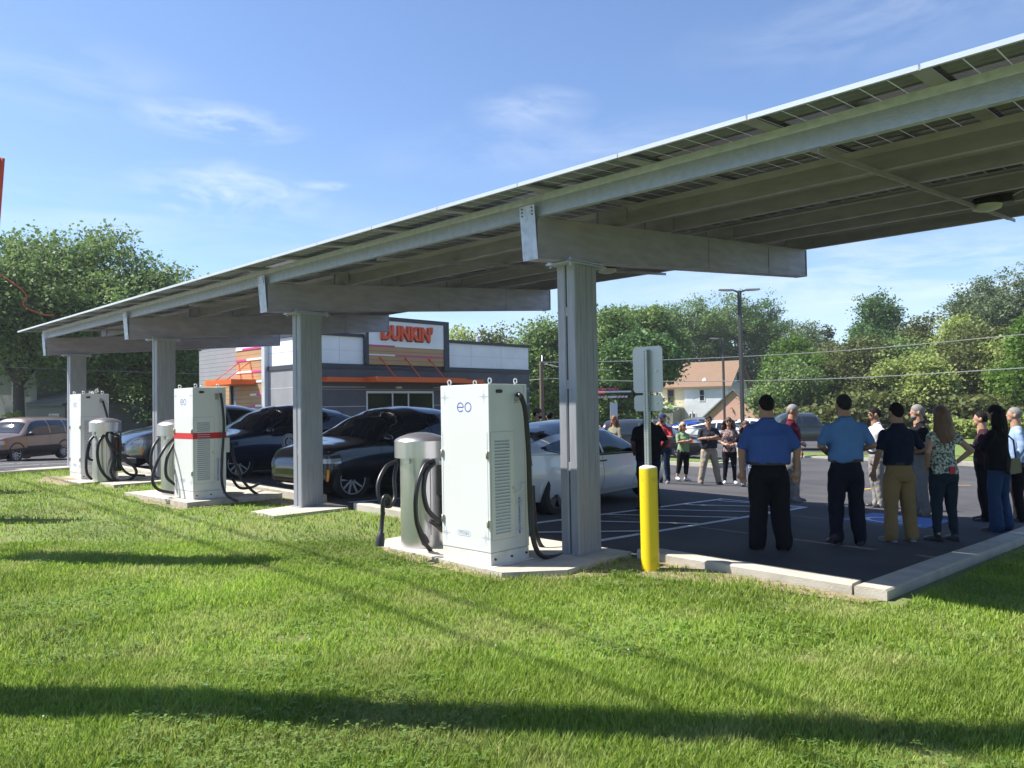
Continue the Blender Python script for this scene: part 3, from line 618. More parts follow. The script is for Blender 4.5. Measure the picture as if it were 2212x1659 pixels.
# third post and cabinet
p3 = post(5.72, 17.6, .292, 'stainless charging post in front of the farthest cabinet, its cable looped on the ground')
def z0_(x, y, Y): return atY((x/5.53)*.8641, (960+y/5.53)*.8641, Y-.33)
cable(c3, [z0_(1420, 235, 18.61), z0_(1440, 300, 18.55), z0_(1470, 400, 18.5), z0_(1490, 480, 18.45)], .022)
cable(p3, [z0_(1290, 725, 17.85), z0_(1235, 800, 17.8), z0_(1205, 930, 17.75), z0_(1190, 1100, 17.75), z0_(1205, 1240, 17.75), z0_(1270, 1320, 17.75)], .028)
cable(p3, [z0_(1245, 820, 17.85), z0_(1215, 950, 17.8), z0_(1230, 1030, 17.8), z0_(1280, 1055, 17.8)], .026)
cable(p3, [z0_(1440, 710, 17.7), z0_(1370, 800, 17.65), z0_(1345, 950, 17.6), z0_(1370, 1120, 17.6), z0_(1440, 1250, 17.6), z0_(1550, 1340, 17.55), z0_(1650, 1355, 17.55), z0_(1800, 1320, 17.55), z0_(1885, 1230, 17.55), z0_(1840, 1130, 17.55), z0_(1700, 1000, 17.55), z0_(1560, 880, 17.6), z0_(1480, 760, 17.65), z0_(1490, 670, 17.7), z0_(1560, 680, 17.7)], .03)
cable(p3, [z0_(1560, 690, 17.66), z0_(1640, 720, 17.6), z0_(1665, 830, 17.6), z0_(1640, 960, 17.6), z0_(1560, 1090, 17.56), z0_(1530, 1220, 17.54), z0_(1590, 1320, 17.5), z0_(1660, 1350, 17.5)], .028)
cable(p3, [z0_(1640, 1060, 17.6), z0_(1700, 1180, 17.55), z0_(1800, 1250, 17.5), z0_(2000, 1265, 17.6)], .026)

# ------------------------------------------------------------------ yellow bollard with the sign post
m_yb = mat('yellow_bollard_sleeve', (.8, .58, .01), .42, col2=(.62, .43, .02), nscale=9, thr=(.28, .4), coat=.1); m_capw = mat('concrete_cap', (.68, .65, .58), .9)
bx, by = 6.62, 4.50; bz = .02
bo_ = thing('bollard', 'round yellow bollard in bare dirt at the kerb with a sign post rising from it', 'bollard', (bx, by, bz))
b = MB(); b.lathe([(.092, 0), (.092, 1.045)], n=32); b.build('sleeve', m_yb, bo_)
b = MB(); b.lathe([(.091, 1.045), (.088, 1.06), (.05, 1.075), (0, 1.078)], n=32); b.build('cap', m_capw, bo_)
sp_ = thing('sign_post', 'perforated steel post carrying two blank-backed signs above the yellow bollard', 'sign', (bx+.0, by, bz+1.07))
m_sgb = mat('sign_back', (.5, .52, .53), .45, .6, noise_amt=.1, nscale=1.5); m_pst = mat('post_steel', (.5, .52, .52), .45, .7, col2=(.4, .42, .42), nscale=6)
w2 = .026
b = MB(); b.box((-w2, -w2, 0), (w2, w2, 1.19)); pst = b.build('post', m_pst, sp_, bevel=.003)
b = MB()
for k in range(46):
    z = .025+k*.0254
    b.lathe([(.0075, -w2-.001), (.0075, -w2+.002)], (0, 0, z), 8, 1, smooth=False); b.lathe([(.0075, -w2-.001), (.0075, -w2+.002)], (0, 0, z), 8, 0, smooth=False)
b.build('perforation', m_hole, pst)
def rrect(w_, h_, r, n=6):
    o = []
    for cx_, cz_, a0 in ((w_/2-r, h_/2-r, 0), (-w_/2+r, h_/2-r, 90), (-w_/2+r, -h_/2+r, 180), (w_/2-r, -h_/2+r, 270)):
        for i in range(n+1): a = R_(a0+90*i/n); o.append((cx_+r*math.cos(a), cz_+r*math.sin(a)))
    return o
for (ww, hh, zc) in ((.36, .475, .985), (.35, .165, .64)):
    b = MB(); b.prism([(u, v+zc) for u, v in rrect(ww, hh, .04)], 0, w2+.001, w2+.004); sg = b.build('sign_plate', m_sgb, sp_)
    b = MB(); z0 = zc-.04 if hh > .3 else zc-.03
    b.box((w2-.0005, -.155, z0), (w2+.0008, -.085, z0+.045)); stk = b.build('sticker', m_white, sg)
    b = MB()
    for k in range(4): b.box((w2-.0012, -.148+.003*k, z0+.007+k*.009), (w2-.0006, -.092-.004*k, z0+.0105+k*.009))
    b.build('sticker_print', mat('grey_print', (.25, .25, .27)), stk)
# ------------------------------------------------------------------ coffee shop
m_dgrey = mat('charcoal_stucco', (.125, .127, .138), .8, col2=(.1, .102, .112), nscale=1.2, bump=.1, bscale=120)
m_lgrey = mat('grey_stucco', (.30, .30, .31), .8, col2=(.26, .26, .27), nscale=1.2, bump=.1, bscale=120)
m_cap = mat('coping_charcoal', (.045, .05, .062), .55); m_wpan = mat('white_wall_panel', (.88, .88, .88), .6, col2=(.8, .8, .8), nscale=1.)
m_orange = mat('orange_canopy', (.72, .12, .015), .5); m_org2 = mat('orange_letter', (.78, .1, .03), .5); m_pink = mat('magenta_strip', (.6, .06, .28), .5)
m_wood = siding('tan_wood_siding', (.48, .31, .16), .2, .5); m_gsid = siding('grey_lap_siding', (.33, .33, .345), .2, .45)
m_frame = mat('aluminium_frame', (.6, .62, .64), .45, .4); m_reveal = mat('panel_joint', (.5, .5, .53), .6)
def glassmat(name, col=(.02, .03, .025), rough=.05, spec=.8): return mat(name, col, rough, spec=spec)
m_glass = glassmat('shop_glass', (.018, .028, .02)); m_hglass = glassmat('window_glass', (.03, .035, .045))
XL, YF = 16.9, 27.9; XR = 30.1; gb = -.75
shop = thing('coffee_shop', 'charcoal grey coffee shop with white upper panels, orange canopies and an orange name sign', 'restaurant', (XL, YF, gb))
class SB(MB):
    def build(s, name, mats, parent=None, label=None, **k):
        s.v = [(x-XL, y-YF, z-gb) for x, y, z in s.v]; return MB.build(s, name, mats, parent or shop, label, **k)
YE = 38.2
b = SB(); b.box((XL, YF, gb), (XR, YE, 3.46)); 
w_ = b.build('wall', [m_dgrey])
b = SB(); b.box((XL-.02, YF+.001, gb+.02), (XL+.0, YF+3.5, 3.455)); b.build('grey_panel_wall', m_lgrey)
# upper parapet in white panels
b = SB(); b.box((XL+.02, YF+.02, 3.66), (XR-.02, YE, 4.83)); b.build('white_parapet', m_wpan)
b = SB(); b.box((XL-.06, YF-.06, 3.46), (XR+.1, YE+.02, 3.65)); b.box((XL-.05, YF-.08, 4.835), (XR+.12, YE+.06, 4.97)); b.build('coping', m_cap)
b = SB()
for xx in (18.3, 19.9, 25.9, 28.0): b.box((xx, YF+.012, 3.68), (xx+.02, YF+.0195, 4.83))
b.box((XL+.03, YF+.012, 4.22), (XR-.03, YF+.0194, 4.235)); b.box((XL+.012, YF+.03, 4.22), (XL+.0194, YF+3.4, 4.235)); b.build('joint', m_frame)
b = SB()
for zz in (.1, .95, 1.82, 2.65):
    b.box((XL+.02, YF-.006, zz), (19.6, YF-.001, zz+.03)); b.box((23.45, YF-.006, zz), (XR-.02, YF-.001, zz+.03)); b.box((XL-.026, YF+.05, zz), (XL-.021, YF+3.4, zz+.03))
b.box((XL+.02, YF-.006, 2.56), (XR-.02, YF-.001, 2.575)); b.build('joint', m_reveal)
# feature tower on the front
b = SB(); b.box((19.68, YF-.16, 4.53), (23.98, YF-.02, 5.62)); b.build('sign_wall', m_wpan)
b = SB(); b.box((19.68, YF-.15, 3.66), (23.98, YF-.021, 4.52)); b.build('wood_panel', m_wood)
b = SB(); b.box((19.5, YF-.2, 5.62), (24.3, YE-4, 5.8)); b.box((23.98, YF-.2, 3.45), (24.3, YF-.021, 5.615)); b.box((19.5, YF-.19, 3.655), (19.675, YF-.021, 5.61)); b.box((19.7, YF+.021, 4.98), (24.2, YE-4.1, 5.61)); b.build('tower_frame', m_cap)
for (x0, x1, z0, m) in ((19.69, 21.1, 4.47, m_pink), (21.1, 23.97, 4.47, m_wpan), (19.69, 21.1, 4.06, m_wpan), (21.1, 23.97, 4.06, m_pink)):
    b = SB(); b.box((x0, YF-.17, z0), (x1, YF-.151, z0+.06)); b.build('colour_strip', m)
me = text_mesh("DUNKIN'", .86, .07, .035); me.materials.clear(); me.materials.append(m_org2)
o = mesh_obj('sign_letters', me, shop); o.matrix_basis = Matrix.Translation(Vector((21.75-XL, YF-.25-YF, 5.07-gb))) @ Matrix(((.83, 0, 0), (0, 0, -1), (0, 1, 0))).to_4x4()
me2 = text_mesh("DUNKIN'", .86, .03, .05); me2.materials.clear(); me2.materials.append(m_cap); o = mesh_obj('letter_backing', me2, shop); o.matrix_basis = Matrix.Translation(Vector((21.78-XL, YF-.185-YF, 5.045-gb))) @ Matrix(((.83, 0, 0), (0, 0, -1), (0, 1, 0))).to_4x4()
# orange canopy with tie rods
b = SB(); b.box((XL+.5, YF-.5, 2.87), (26.3, YF-.01, 3.06)); b.box((19.3, YF-1.25, 2.86), (24.4, YF-.501, 3.08)); cp = b.build('entrance_canopy', m_orange)
for xx in (20.3, 21.7, 23.1):
    b = SB(); b.tube([(xx, YF-.17, 3.95), (xx+.1, YF-1.1, 3.08)], .022, 6); b.box((xx-.06, YF-.19, 3.9), (xx+.06, YF-.15, 4.02)); b.build('tie_rod', m_orange, cp)
b = SB(); b.box((21.2, YF-.12, 2.62), (21.5, YF-.0, 2.7)); b.build('wall_light', m_frame)
# storefront
b = SB(); fx = [19.62, 21.02, 21.96, 23.42]
b.box((19.62, YF-.03, 2.4), (23.42, YF+.0, 2.5))
for xx in (19.62, 21.0, 21.9, 23.36): b.box((xx, YF-.035, gb+.05), (xx+.07, YF+.0, 2.4))
b.box((19.69, YF-.03, gb+.05), (21.0, YF+.0, .0)); b.box((21.97, YF-.03, gb+.05), (23.36, YF, .0)); sf = b.build('storefront_frame', m_frame)
b = SB(); b.box((19.7, YF-.012, .0), (23.36, YF-.002, 2.39)); b.build('shop_window', m_glass)
b = SB(); b.box((21.08, YF-.05, 1.62), (21.89, YF-.014, 1.75)); b.box((21.08, YF-.05, gb+.05), (21.16, YF-.014, 1.62)); b.box((21.81, YF-.05, gb+.05), (21.89, YF-.014, 1.62)); b.box((21.16, YF-.05, gb+.05), (21.81, YF-.014, gb+.4)); b.box((21.72, YF-.09, .2), (21.76, YF-.05, 1.2)); b.build('door', m_frame)
m_decal = mat('window_decal', (.32, .42, .38), .6); m_brown = mat('decal_brown', (.2, .11, .05), .6)
b = SB()
for (x, z, r) in ((20.45, 1.45, .09), (20.36, 1.18, .09), (22.28, 1.52, .08), (22.75, 1.45, .09), (22.66, 1.25, .1), (22.35, 1.0, .08), (20.8, .93, .12)):
    b.lathe([(r, YF-.0145), (r, YF-.0125)], (x, 0, z), 14, 1)
b.build('window_decal', m_decal)
b = SB(); b.box((22.1, YF-.0155, .75), (22.45, YF-.0146, .95)); b.box((22.6, YF-.0155, .75), (22.95, YF-.0146, 1.0)); b.build('window_decal', m_brown)
for s_, zz in (('REFRESH', 1.34), ('YOUR DAY', 1.2)):
    me = text_mesh(s_, .14, .0005, .003); me.materials.clear(); me.materials.append(m_decal); o = mesh_obj('window_lettering', me, shop); o.matrix_basis = Matrix.Translation(Vector((22.28-XL, -.0135, zz-gb))) @ Matrix(((.85, 0, 0), (0, 0, -1), (0, 1, 0))).to_4x4()
# lit side wall: grey lap siding, tan siding with strips, drive-through canopy
b = SB(); b.box((XL-.09, YF+6.25, gb), (XL-.003, YE, 4.75)); b.build('grey_siding', m_gsid)
b = SB(); b.box((XL-.12, YF+3.75, 1.9), (XL-.003, YF+6.25, 4.55)); b.box((XL-.12, YF+3.75, gb), (XL-.003, YF+4.85, 1.9)); b.build('tan_siding', m_wood)
b = SB(); b.box((XL-.11, YF+6.24, 2.85), (XL-.092, YF+9.75, 3.3)); b.box((XL-.11, YF+7.0, gb), (XL-.092, YF+7.7, 2.84)); b.build('tan_siding', m_wood)
b = SB(); b.box((XL-.122, YF+3.75, 4.56), (XL, YF+6.25, 4.9)); b.build('white_panel', m_wpan)
b = SB(); b.box((XL-.2, YF+3.45, gb), (XL+.02, YF+3.72, 5.3)); b.build('pilaster', m_frame)
k = 0
for (z0, ys) in ((4.5, (3.76, 5.6, 6.24)), (4.0, (3.76, 5.2, 6.24)), (3.45, (3.76, 4.7, 6.24)), (2.98, (3.76, 5.6, 6.24)), (2.4, (3.76, 4.3, 4.9)), (1.9, (3.76, 4.4, 4.84)), (1.4, (3.76, 4.2, 4.84)), (.9, (3.76, 4.3, 4.84))):
    for i in range(2):
        b = SB(); b.box((XL-.15, YF+ys[i], z0), (XL-.121, YF+ys[i+1]-.003, z0+.085)); b.build('colour_strip', (m_pink, m_wpan)[(i+k) % 2]); 
    k += 1
b = SB(); b.box((XL-.003, YF+4.86, 1.62), (XL-.004-.05, YF+6.2, 1.9)); b.box((XL-.05, YF+4.86, gb), (XL-.004, YF+6.24, 1.62)); b.build('window_bay', m_dgrey)
b = SB(); b.box((XL-.08, YF+4.88, .85), (XL-.051, YF+5.9, 1.85)); sw = b.build('service_window', m_frame)
b = SB(); b.box((XL-.09, YF+4.93, 1.25), (XL-.081, YF+5.85, 1.75)); b.build('pane', m_glass, sw)
b = SB(); b.box((XL-1.3, YF+4.35, 2.9), (XL-.13, YF+6.9, 3.12)); dc = b.build('service_canopy', m_orange)
for yy in (4.9, 6.0):
    b = SB(); b.tube([(XL-.13, YF+yy, 3.95), (XL-1.2, YF+yy+.05, 3.12)], .022, 6); b.tube([(XL-.14, YF+yy, 3.95), (XL-.14, YF+yy-.25, 3.1)], .012, 5); b.build('tie_rod', m_orange, dc)
b = SB(); b.box((XL-.2, YF+6.65, gb), (XL-.092, YF+6.8, 2.9)); b.build('downspout', mat('brown_downspout', (.06, .045, .04), .6))
b = SB(); b.tube([(27.9, 29.5, 4.9), (27.9, 29.5, 5.4), (27.9, 29.4, 5.48), (27.9, 29.3, 5.42)], .09, 8); b.build('vent_pipe', m_frame)

# ------------------------------------------------------------------ trees
m_bark = mat('bark', (.085, .065, .05), .95, col2=(.05, .04, .03), nscale=10, bump=.5, bscale=30)
m_bark2 = mat('pale_bark', (.2, .17, .14), .95, col2=(.12, .1, .08), nscale=10, bump=.5, bscale=30)
LV = {'maple': leafmat('maple_leaf', (0.114, 0.188, 0.054), (0.215, 0.313, 0.100), .35), 'deep': leafmat('deep_leaf', (0.064, 0.134, 0.040), (0.125, 0.223, 0.071), .3), 'lime': leafmat('lime_leaf', (0.242, 0.313, 0.078), (0.401, 0.466, 0.140), .45),
      'olive': leafmat('olive_leaf', (.09, .115, .03), (.16, .18, .055), .35), 'silver': leafmat('silver_leaf', (.11, .16, .07), (.17, .23, .11), .35), 'cedar': leafmat('cedar_leaf', (.03, .05, .02), (.06, .08, .035), .15), 'bright': leafmat('bright_leaf', (.075, .16, .016), (.14, .24, .035), .45)}
def leaf_mesh(name, P, size, m, jitter=.5, up=.35):
    """P: N x 3 centres; one folded leaf spray (two triangles) at each"""
    n = len(P); nrm = rng.normal(size=(n, 3)); nrm[:, 2] = np.abs(nrm[:, 2])*1.0+up; nrm /= np.linalg.norm(nrm, axis=1)[:, None]
    t = rng.normal(size=(n, 3)); t -= nrm*(t*nrm).sum(1)[:, None]; t /= np.linalg.norm(t, axis=1)[:, None]; bt = np.cross(nrm, t)
    s = size*(1+jitter*(rng.random(n)-.5)*2)[:, None]
    a = P-t*s*.6; b_ = P+bt*s*.42+nrm*s*.1; c = P+t*s*.6; d = P-bt*s*.42+nrm*s*.1
    V = np.stack([a, b_, c, d], 1).reshape(-1, 3)
    me = bpy.data.meshes.new(name); me.vertices.add(4*n); me.vertices.foreach_set('co', V.ravel()); me.loops.add(4*n); me.polygons.add(n)
    me.loops.foreach_set('vertex_index', np.arange(4*n, dtype=np.int32)); me.polygons.foreach_set('loop_start', np.arange(0, 4*n, 4, dtype=np.int32)); me.polygons.foreach_set('loop_total', np.full(n, 4, dtype=np.int32))
    me.materials.append(m); me.update(calc_edges=True); return me
def crown_points(blobs, n_leaf, cl_r, density=1.):
    """blobs: (cx,cy,cz,rx,ry,rz). sprays of leaves at twig ends, denser toward the crown's skin, with holes"""
    cs = []; vol = [r[3]*r[4]*r[5] for r in blobs]; tot = sum(v**.67 for v in vol)
    ncl = int(n_leaf/26)
    for (cx, cy, cz, rx, ry, rz), v in zip(blobs, vol):
        k = int(ncl*v**.67/tot); d = rng.normal(size=(k, 3)); d /= np.linalg.norm(d, axis=1)[:, None]
        r = np.clip(1-np.abs(rng.normal(size=k))*.28, .15, 1.08)*(1+.18*np.sin(d[:, 0]*7+cx)*np.cos(d[:, 1]*6+cy)+.1*np.sin(d[:, 2]*9))
        cs.append(np.stack([cx+d[:, 0]*r*rx, cy+d[:, 1]*r*ry, cz+d[:, 2]*r*rz], 1))
    cs = np.concatenate(cs)
    # gaps: drop clusters where a coarse noise is low
    keep = np.array([noise.noise(Vector(c)/(cl_r*3.2)) > -.36 for c in cs]); cs = cs[keep]
    P = np.repeat(cs, 26, 0)+rng.normal(size=(len(cs)*26, 3))*np.array([cl_r, cl_r, cl_r*.6])*.55
    return cs, P
def tree(name, label, x, y, z0, blobs, kind, n_leaf, lsize, tr=.3, group=None, cat='tree', th=None, cl_r=.9, nl=9, bark=None):
    t = thing(name, label, cat, (x, y, z0), 0, group); cs, P = crown_points(blobs, int(n_leaf*1.6), cl_r); lsize = lsize*.76
    zmin = min(b_[2]-b_[5] for b_ in blobs); top = max(b_[2] for b_ in blobs)
    mesh_obj('crown', leaf_mesh('crown', P, lsize, LV[kind]), t)
    b = MB(); th = th or max(zmin+.5, top*.35)
    b.tube([(0, 0, -.5), (0, 0, .1), (.05, .03, th*.5), (.0, .08, th)], [tr*1.5, tr*1.15, tr*.95, tr*.8], 9)
    idx = rng.choice(len(cs), min(nl*3, len(cs)), replace=False)
    hubs = []
    for i in idx[:nl]:
        e = Vector(cs[i])*1.; m_ = Vector((e.x*.35, e.y*.35, th+(e.z-th)*.45)); b.tube(smoothpath([(0, .05, th*.9), m_, e], 4), [tr*.6*(1-.09*q) for q in range(9)], 6); hubs.append(m_)
    for i in idx[nl:]:
        e = Vector(cs[i]); h = min(hubs, key=lambda q: (q-e).length); b.tube([h, (h+e)/2+Vector((0, 0, .15)), e], [tr*.28, tr*.18, tr*.07], 5)
    b.build('trunk', bark or m_bark, t, fixn=False); return t
def blobs_rand(h, r, n, zlo, seed, flat=1.):
    rg = random.Random(seed); o = [(0, 0, zlo+(h-zlo)*.5, r*.75, r*.75, (h-zlo)*.48)]
    for i in range(n):
        a = 2*math.pi*i/n+rg.uniform(-.4, .4); k = rg.uniform(.4, .72); zz = rg.uniform(zlo+(h-zlo)*.2, h-(h-zlo)*.22); q = rg.uniform(.3, .48)*r
        o.append((math.cos(a)*r*k, math.sin(a)*r*k, zz, q, q, q*rg.uniform(.75, 1.)*flat))
    o.append((rg.uniform(-.2, .2)*r, rg.uniform(-.2, .2)*r, h-(h-zlo)*.22, r*.42, r*.42, (h-zlo)*.22)); return o
def at_ground(px, d, z=None):
    p = atD(px, 880, d); return p.x, p.y, (lot(p.x, p.y)-.05 if z is None else z)
# big shade trees over the house at the left
TG = 'shade trees at the left'
for (px, d, h, r, zl_, kd, nl_, sd, lab) in ((225, 50, 14.3, 6.2, 3.0, 'maple', 34000, 1, 'tall broad leafy tree at the left rising behind the far end of the carport'), (40, 47, 13.2, 5.2, 3.6, 'maple', 26000, 2, 'leafy tree at the left edge of the picture above the shaded house'),
        (355, 56, 12.6, 4.2, 3.0, 'maple', 20000, 3, 'smaller leafy tree whose tip shows just above the carport roof, right of the broad one'), (-120, 52, 14, 6, 3, 'maple', 14000, 4, 'leafy tree mostly outside the left edge'), (300, 62, 10, 7.5, .8, 'deep', 22000, 5, 'dark low tree behind the leftmost carport columns'), (120, 64, 11, 7, 1.2, 'deep', 18000, 6, 'dark tree behind the shaded house')):
    x, y, z = at_ground(px, d); tree('shade_tree', lab, x, y, z, blobs_rand(h, r, 9, zl_, sd), kd, nl_, .24, .34, TG, cl_r=.8, nl=11)
for (px, d, h, r, sd, lab) in ((400, 66, 9, 6, 7, 'dark tree between the third carport column and the shop'), (470, 72, 9, 6, 8, 'dark tree against the left end of the shop')):
    x, y, z = at_ground(px, d); tree('background_tree', lab, x, y, z, blobs_rand(h, r, 7, .6, sd), 'deep', 12000, .3, .3, 'trees behind the shop', cl_r=1.)
# trees behind the shop and across the road
BT = 'trees along the far side of the lot'
specs = [(900, 78, 10.6, 4.6, 1.5, 'olive', 14000, 'yellowish leafy tree behind the shop sign'), (985, 80, 11.0, 4.4, 2, 'lime', 13000, 'pale feathery tree behind the right part of the shop'), (1080, 76, 10.9, 4.2, 1.5, 'olive', 14000, 'olive green tree over the right corner of the shop'),
 (1165, 70, 10.8, 4.0, .8, 'maple', 18000, 'green tree right of the shop corner, left of the first column'), (1240, 72, 11, 4.2, .8, 'maple', 14000, 'leafy tree hidden largely behind the first column'), (1330, 68, 11.4, 4.3, .8, 'maple', 26000, 'dense tree just right of the first column behind the sign post'), (1400, 76, 12.6, 4.0, 5.0, 'maple', 22000, 'rounded tree behind the blank sign plates'), (1395, 62, 8.4, 2.9, 4.9, 'deep', 15000, 'dark tree hanging over the left end of the yellow house'),
 (1500, 114, 18.6, 6.0, 3, 'maple', 24000, 'tall rounded tree behind the brown roof'), (1590, 116, 19.2, 5.8, 3, 'maple', 24000, 'tall tree behind the street lamp'), (1665, 114, 18.2, 5.4, 3, 'deep', 20000, 'dark tall tree right of the street lamp'), (1735, 108, 14.6, 4.6, 3, 'silver', 12000, 'greyish tree at the right end of the tall row'), (1712, 84, 9.8, 3.4, .8, 'bright', 18000, 'bright green tree right of the white house'),
 (1450, 118, 17.2, 5, 3, 'deep', 14000, 'dark tree behind the row left of the roof ridge')]
for i, (px, d, h, r, zl_, kd, nlf, lab) in enumerate(specs):
    x, y, z = at_ground(px, d); tree('background_tree', lab, x, y, z, blobs_rand(h, r, 8, zl_, 20+i), kd, nlf, .3, .26, BT, cl_r=.85)
RT = 'trees on the bank at the right'
specs = [(1905, 92, 15.4, 4.5, 3.4, 'deep', 26000, 'domed dark green maple standing above the right bank'), (1795, 88, 9.3, 4.2, .3, 'olive', 15000, 'olive tree left of the domed maple'), (1745, 80, 8.0, 3.6, .3, 'bright', 14000, 'bushy green tree between the two lamp posts and the bank'), (1860, 78, 9.0, 4.4, .3, 'olive', 16000, 'grey green tree below the domed maple'),
 (1950, 76, 8.8, 4.4, .3, 'maple', 16000, 'bushy tree behind the man in the light blue shirt'), (2010, 82, 11.2, 4.4, .5, 'olive', 14000, 'thin leafed tree right of the domed maple'), (2070, 78, 11.0, 4.4, .3, 'lime', 15000, 'yellow green tree on the right bank'), (2130, 88, 16.2, 5.0, 4, 'silver', 18000, 'tall pale poplar left of the right edge'), (2215, 90, 17.8, 6.0, 4, 'silver', 20000, 'tallest pale poplar at the right edge'), (2120, 70, 9.2, 4.2, .3, 'olive', 15000, 'twiggy olive tree below the tall poplars'), (2200, 66, 7.6, 4.0, .3, 'lime', 15000, 'yellow green bushy tree at the right edge'),
 (2260, 60, 9.6, 4.0, .3, 'bright', 12000, 'bright leafy tree cut by the right edge'), (1700, 74, 6.6, 3.4, .2, 'maple', 12000, 'low tree behind the dark pickup truck'), (1990, 66, 6.2, 3.4, .2, 'lime', 12000, 'low yellow green tree above the hedge'), (2320, 84, 15, 6, 2, 'silver', 10000, 'tree beyond the right edge')]
for i, (px, d, h, r, zl_, kd, nlf, lab) in enumerate(specs):
    x, y, z = at_ground(px, d); tree('bank_tree', lab, x, y, z, blobs_rand(h, r, 8, zl_, 60+i), kd, nlf, .3, .24, RT, cl_r=.8)
x, y, z = at_ground(1790, 112); 
tree('spruce', 'dark pointed spruce showing above the bank left of the domed maple', x, y, z, [(0, 0, 2+i*1.55, 3.4-i*.36, 3.4-i*.36, 1.1) for i in range(8)], 'cedar', 9000, .35, .3, cl_r=.5, nl=4)
# the wood goes on beyond the right of the picture and behind the camera (it shows in the shop windows and car paint)
src_ = [o for o in COL.objects if o.parent is None and o.name.startswith('bank_tree')][:6]
for i, (x, y) in enumerate(((46, -4), (54, -14), (50, -24), (60, -34), (66, -22), (70, -44), (58, -50), (40, -40), (30, -48), (16, -44), (2, -46), (-14, -40), (-30, -28), (-36, -8), (-34, 14))):
    c_ = copy_tree(src_[i % 6]); c_.location = (x, y, -.8 if x > 20 else -.1); c_.rotation_euler = (0, 0, i*1.3); c_['group'] = 'trees beyond the picture edges'; c_['label'] = 'leafy tree in the belt of trees behind and to the right of the camera'
# undergrowth so that no horizon shows beneath the crowns
def shrubrow(label, pts, kind, n, h, wd, ls, name='shrub_belt', cat='bushes'):
    Ps = []
    for (px0, px1, d0, d1) in pts:
        k = n//len(pts); t = rng.random(k); px = px0+(px1-px0)*t; d = d0+(d1-d0)*t
        for a, b_ in zip(px, d):
            p = atD(a, 880, b_); hh = h*(.7+.45*noise.noise(Vector((p.x*.25, p.y*.25, 3)))+.2*noise.noise(Vector((p.x, p.y, 1)))); Ps.append((p.x+rng.normal()*wd, p.y+rng.normal()*wd, lot(p.x, p.y)-.1+hh*math.sqrt(rng.random())))
    P = np.array(Ps); c = P.mean(0); c[2] = 0
    o = mesh_obj(name, leaf_mesh(name, P-c, ls, LV[kind])); o.location = c; return tag(o, label, cat, None, 'stuff')
shrubrow('tangled undergrowth beneath the trees across the lot', [(1130, 1385, 88, 92), (1380, 1680, 112, 110), (1690, 2300, 84, 74)], 'maple', 26000, 4.2, 2.0, .42)
shrubrow('shaded shrubs and long grass beneath the trees at the left', [(-60, 480, 66, 76)], 'deep', 12000, 3.5, 2.2, .4)
shrubrow('tangled olive brush on the bank at the right', [(1700, 2300, 70, 60)], 'olive', 16000, 3.4, 1.6, .34)
shrubrow('clipped hedge along the far edge of the lot at the right', [(2030, 2300, 52, 46)], 'lime', 15000, 2.1, .35, .2, 'hedge', 'hedge')
shrubrow('wood behind the shop', [(470, 1150, 92, 92)], 'maple', 9000, 6, 2, .5, 'shrub_belt')

# ------------------------------------------------------------------ houses
m_rbrown = siding('brown_shingle', (.23, .145, .09), .28, .75); m_cream = siding('cream_siding', (.62, .56, .38), .14, .75); m_whs = siding('white_siding', (.68, .7, .72), .22, .8); m_blw = siding('pale_blue_siding', (.5, .57, .6), .14, .8); m_grs = siding('taupe_siding', (.3, .29, .26), .14, .75); m_pinks = siding('pink_siding', (.55, .33, .27), .26, .7)
m_trim = mat('white_trim', (.7, .7, .68), .6); m_shing = mat('grey_shingle', (.16, .18, .18), .9, noise_amt=.3, nscale=5); m_dtrim = mat('dark_trim', (.04, .04, .045), .6)
def window(parent, x0, x1, z0, z1, y, frame=m_trim, org=(0, 0, 0), side=None, s=-1):
    """window on a face of constant y (side None) or constant x (side value): children frame > pane"""
    b = MB(); fw = .09
    def B(a0, a1, c0, c1, e0, e1):
        if side is None: b.box((a0, y+s*e0, c0), (a1, y+s*e1, c1))
        else: b.box((y+s*e0, a0, c0), (y+s*e1, a1, c1))
    for (a, c, d, e) in ((x0-fw, x1+fw, z1, z1+fw), (x0-fw, x1+fw, z0-fw, z0), (x0-fw, x0, z0, z1), (x1, x1+fw, z0, z1), (x0, x1, (z0+z1)/2-.025, (z0+z1)/2+.025)): B(a, c, d, e, -.02, .05)
    f = b.build('window', frame, parent); b = MB(); B(x0, x1, z0, z1, -.02, .02); b.build('pane', m_hglass, f); return f
def gable_house(name, label, loc, rz, W, Dp, hw, hr, wallm, roofm, ov=.35, cat='house'):
    """ridge along local x; wall w x d; returns thing"""
    t = thing(name, label, cat, loc, rz); b = MB(); b.box((0, 0, -1), (W, Dp, hw)); b.build('wall', wallm[0], t)
    b = MB(); b.prism([(0.0, hw+.001), (Dp, hw+.001), (Dp/2, hr)], 0, .002, W-.002); b.build('gable', wallm[-1], t)
    sl = (hr-hw)/(Dp/2); e = ov; b = MB(); th = .16
    for s in (0, 1):
        y0, y1 = (-e, Dp/2) if s == 0 else (Dp+e, Dp/2); z0 = hw-sl*e
        b.hexa([(-.3, y0, z0+.02), (W+.3, y0, z0+.02), (W+.3, y1, hr+.02), (-.3, y1, hr+.02), (-.3, y0, z0+th), (W+.3, y0, z0+th), (W+.3, y1, hr+th), (-.3, y1, hr+th)])
    b.build('roof', roofm, t); return t
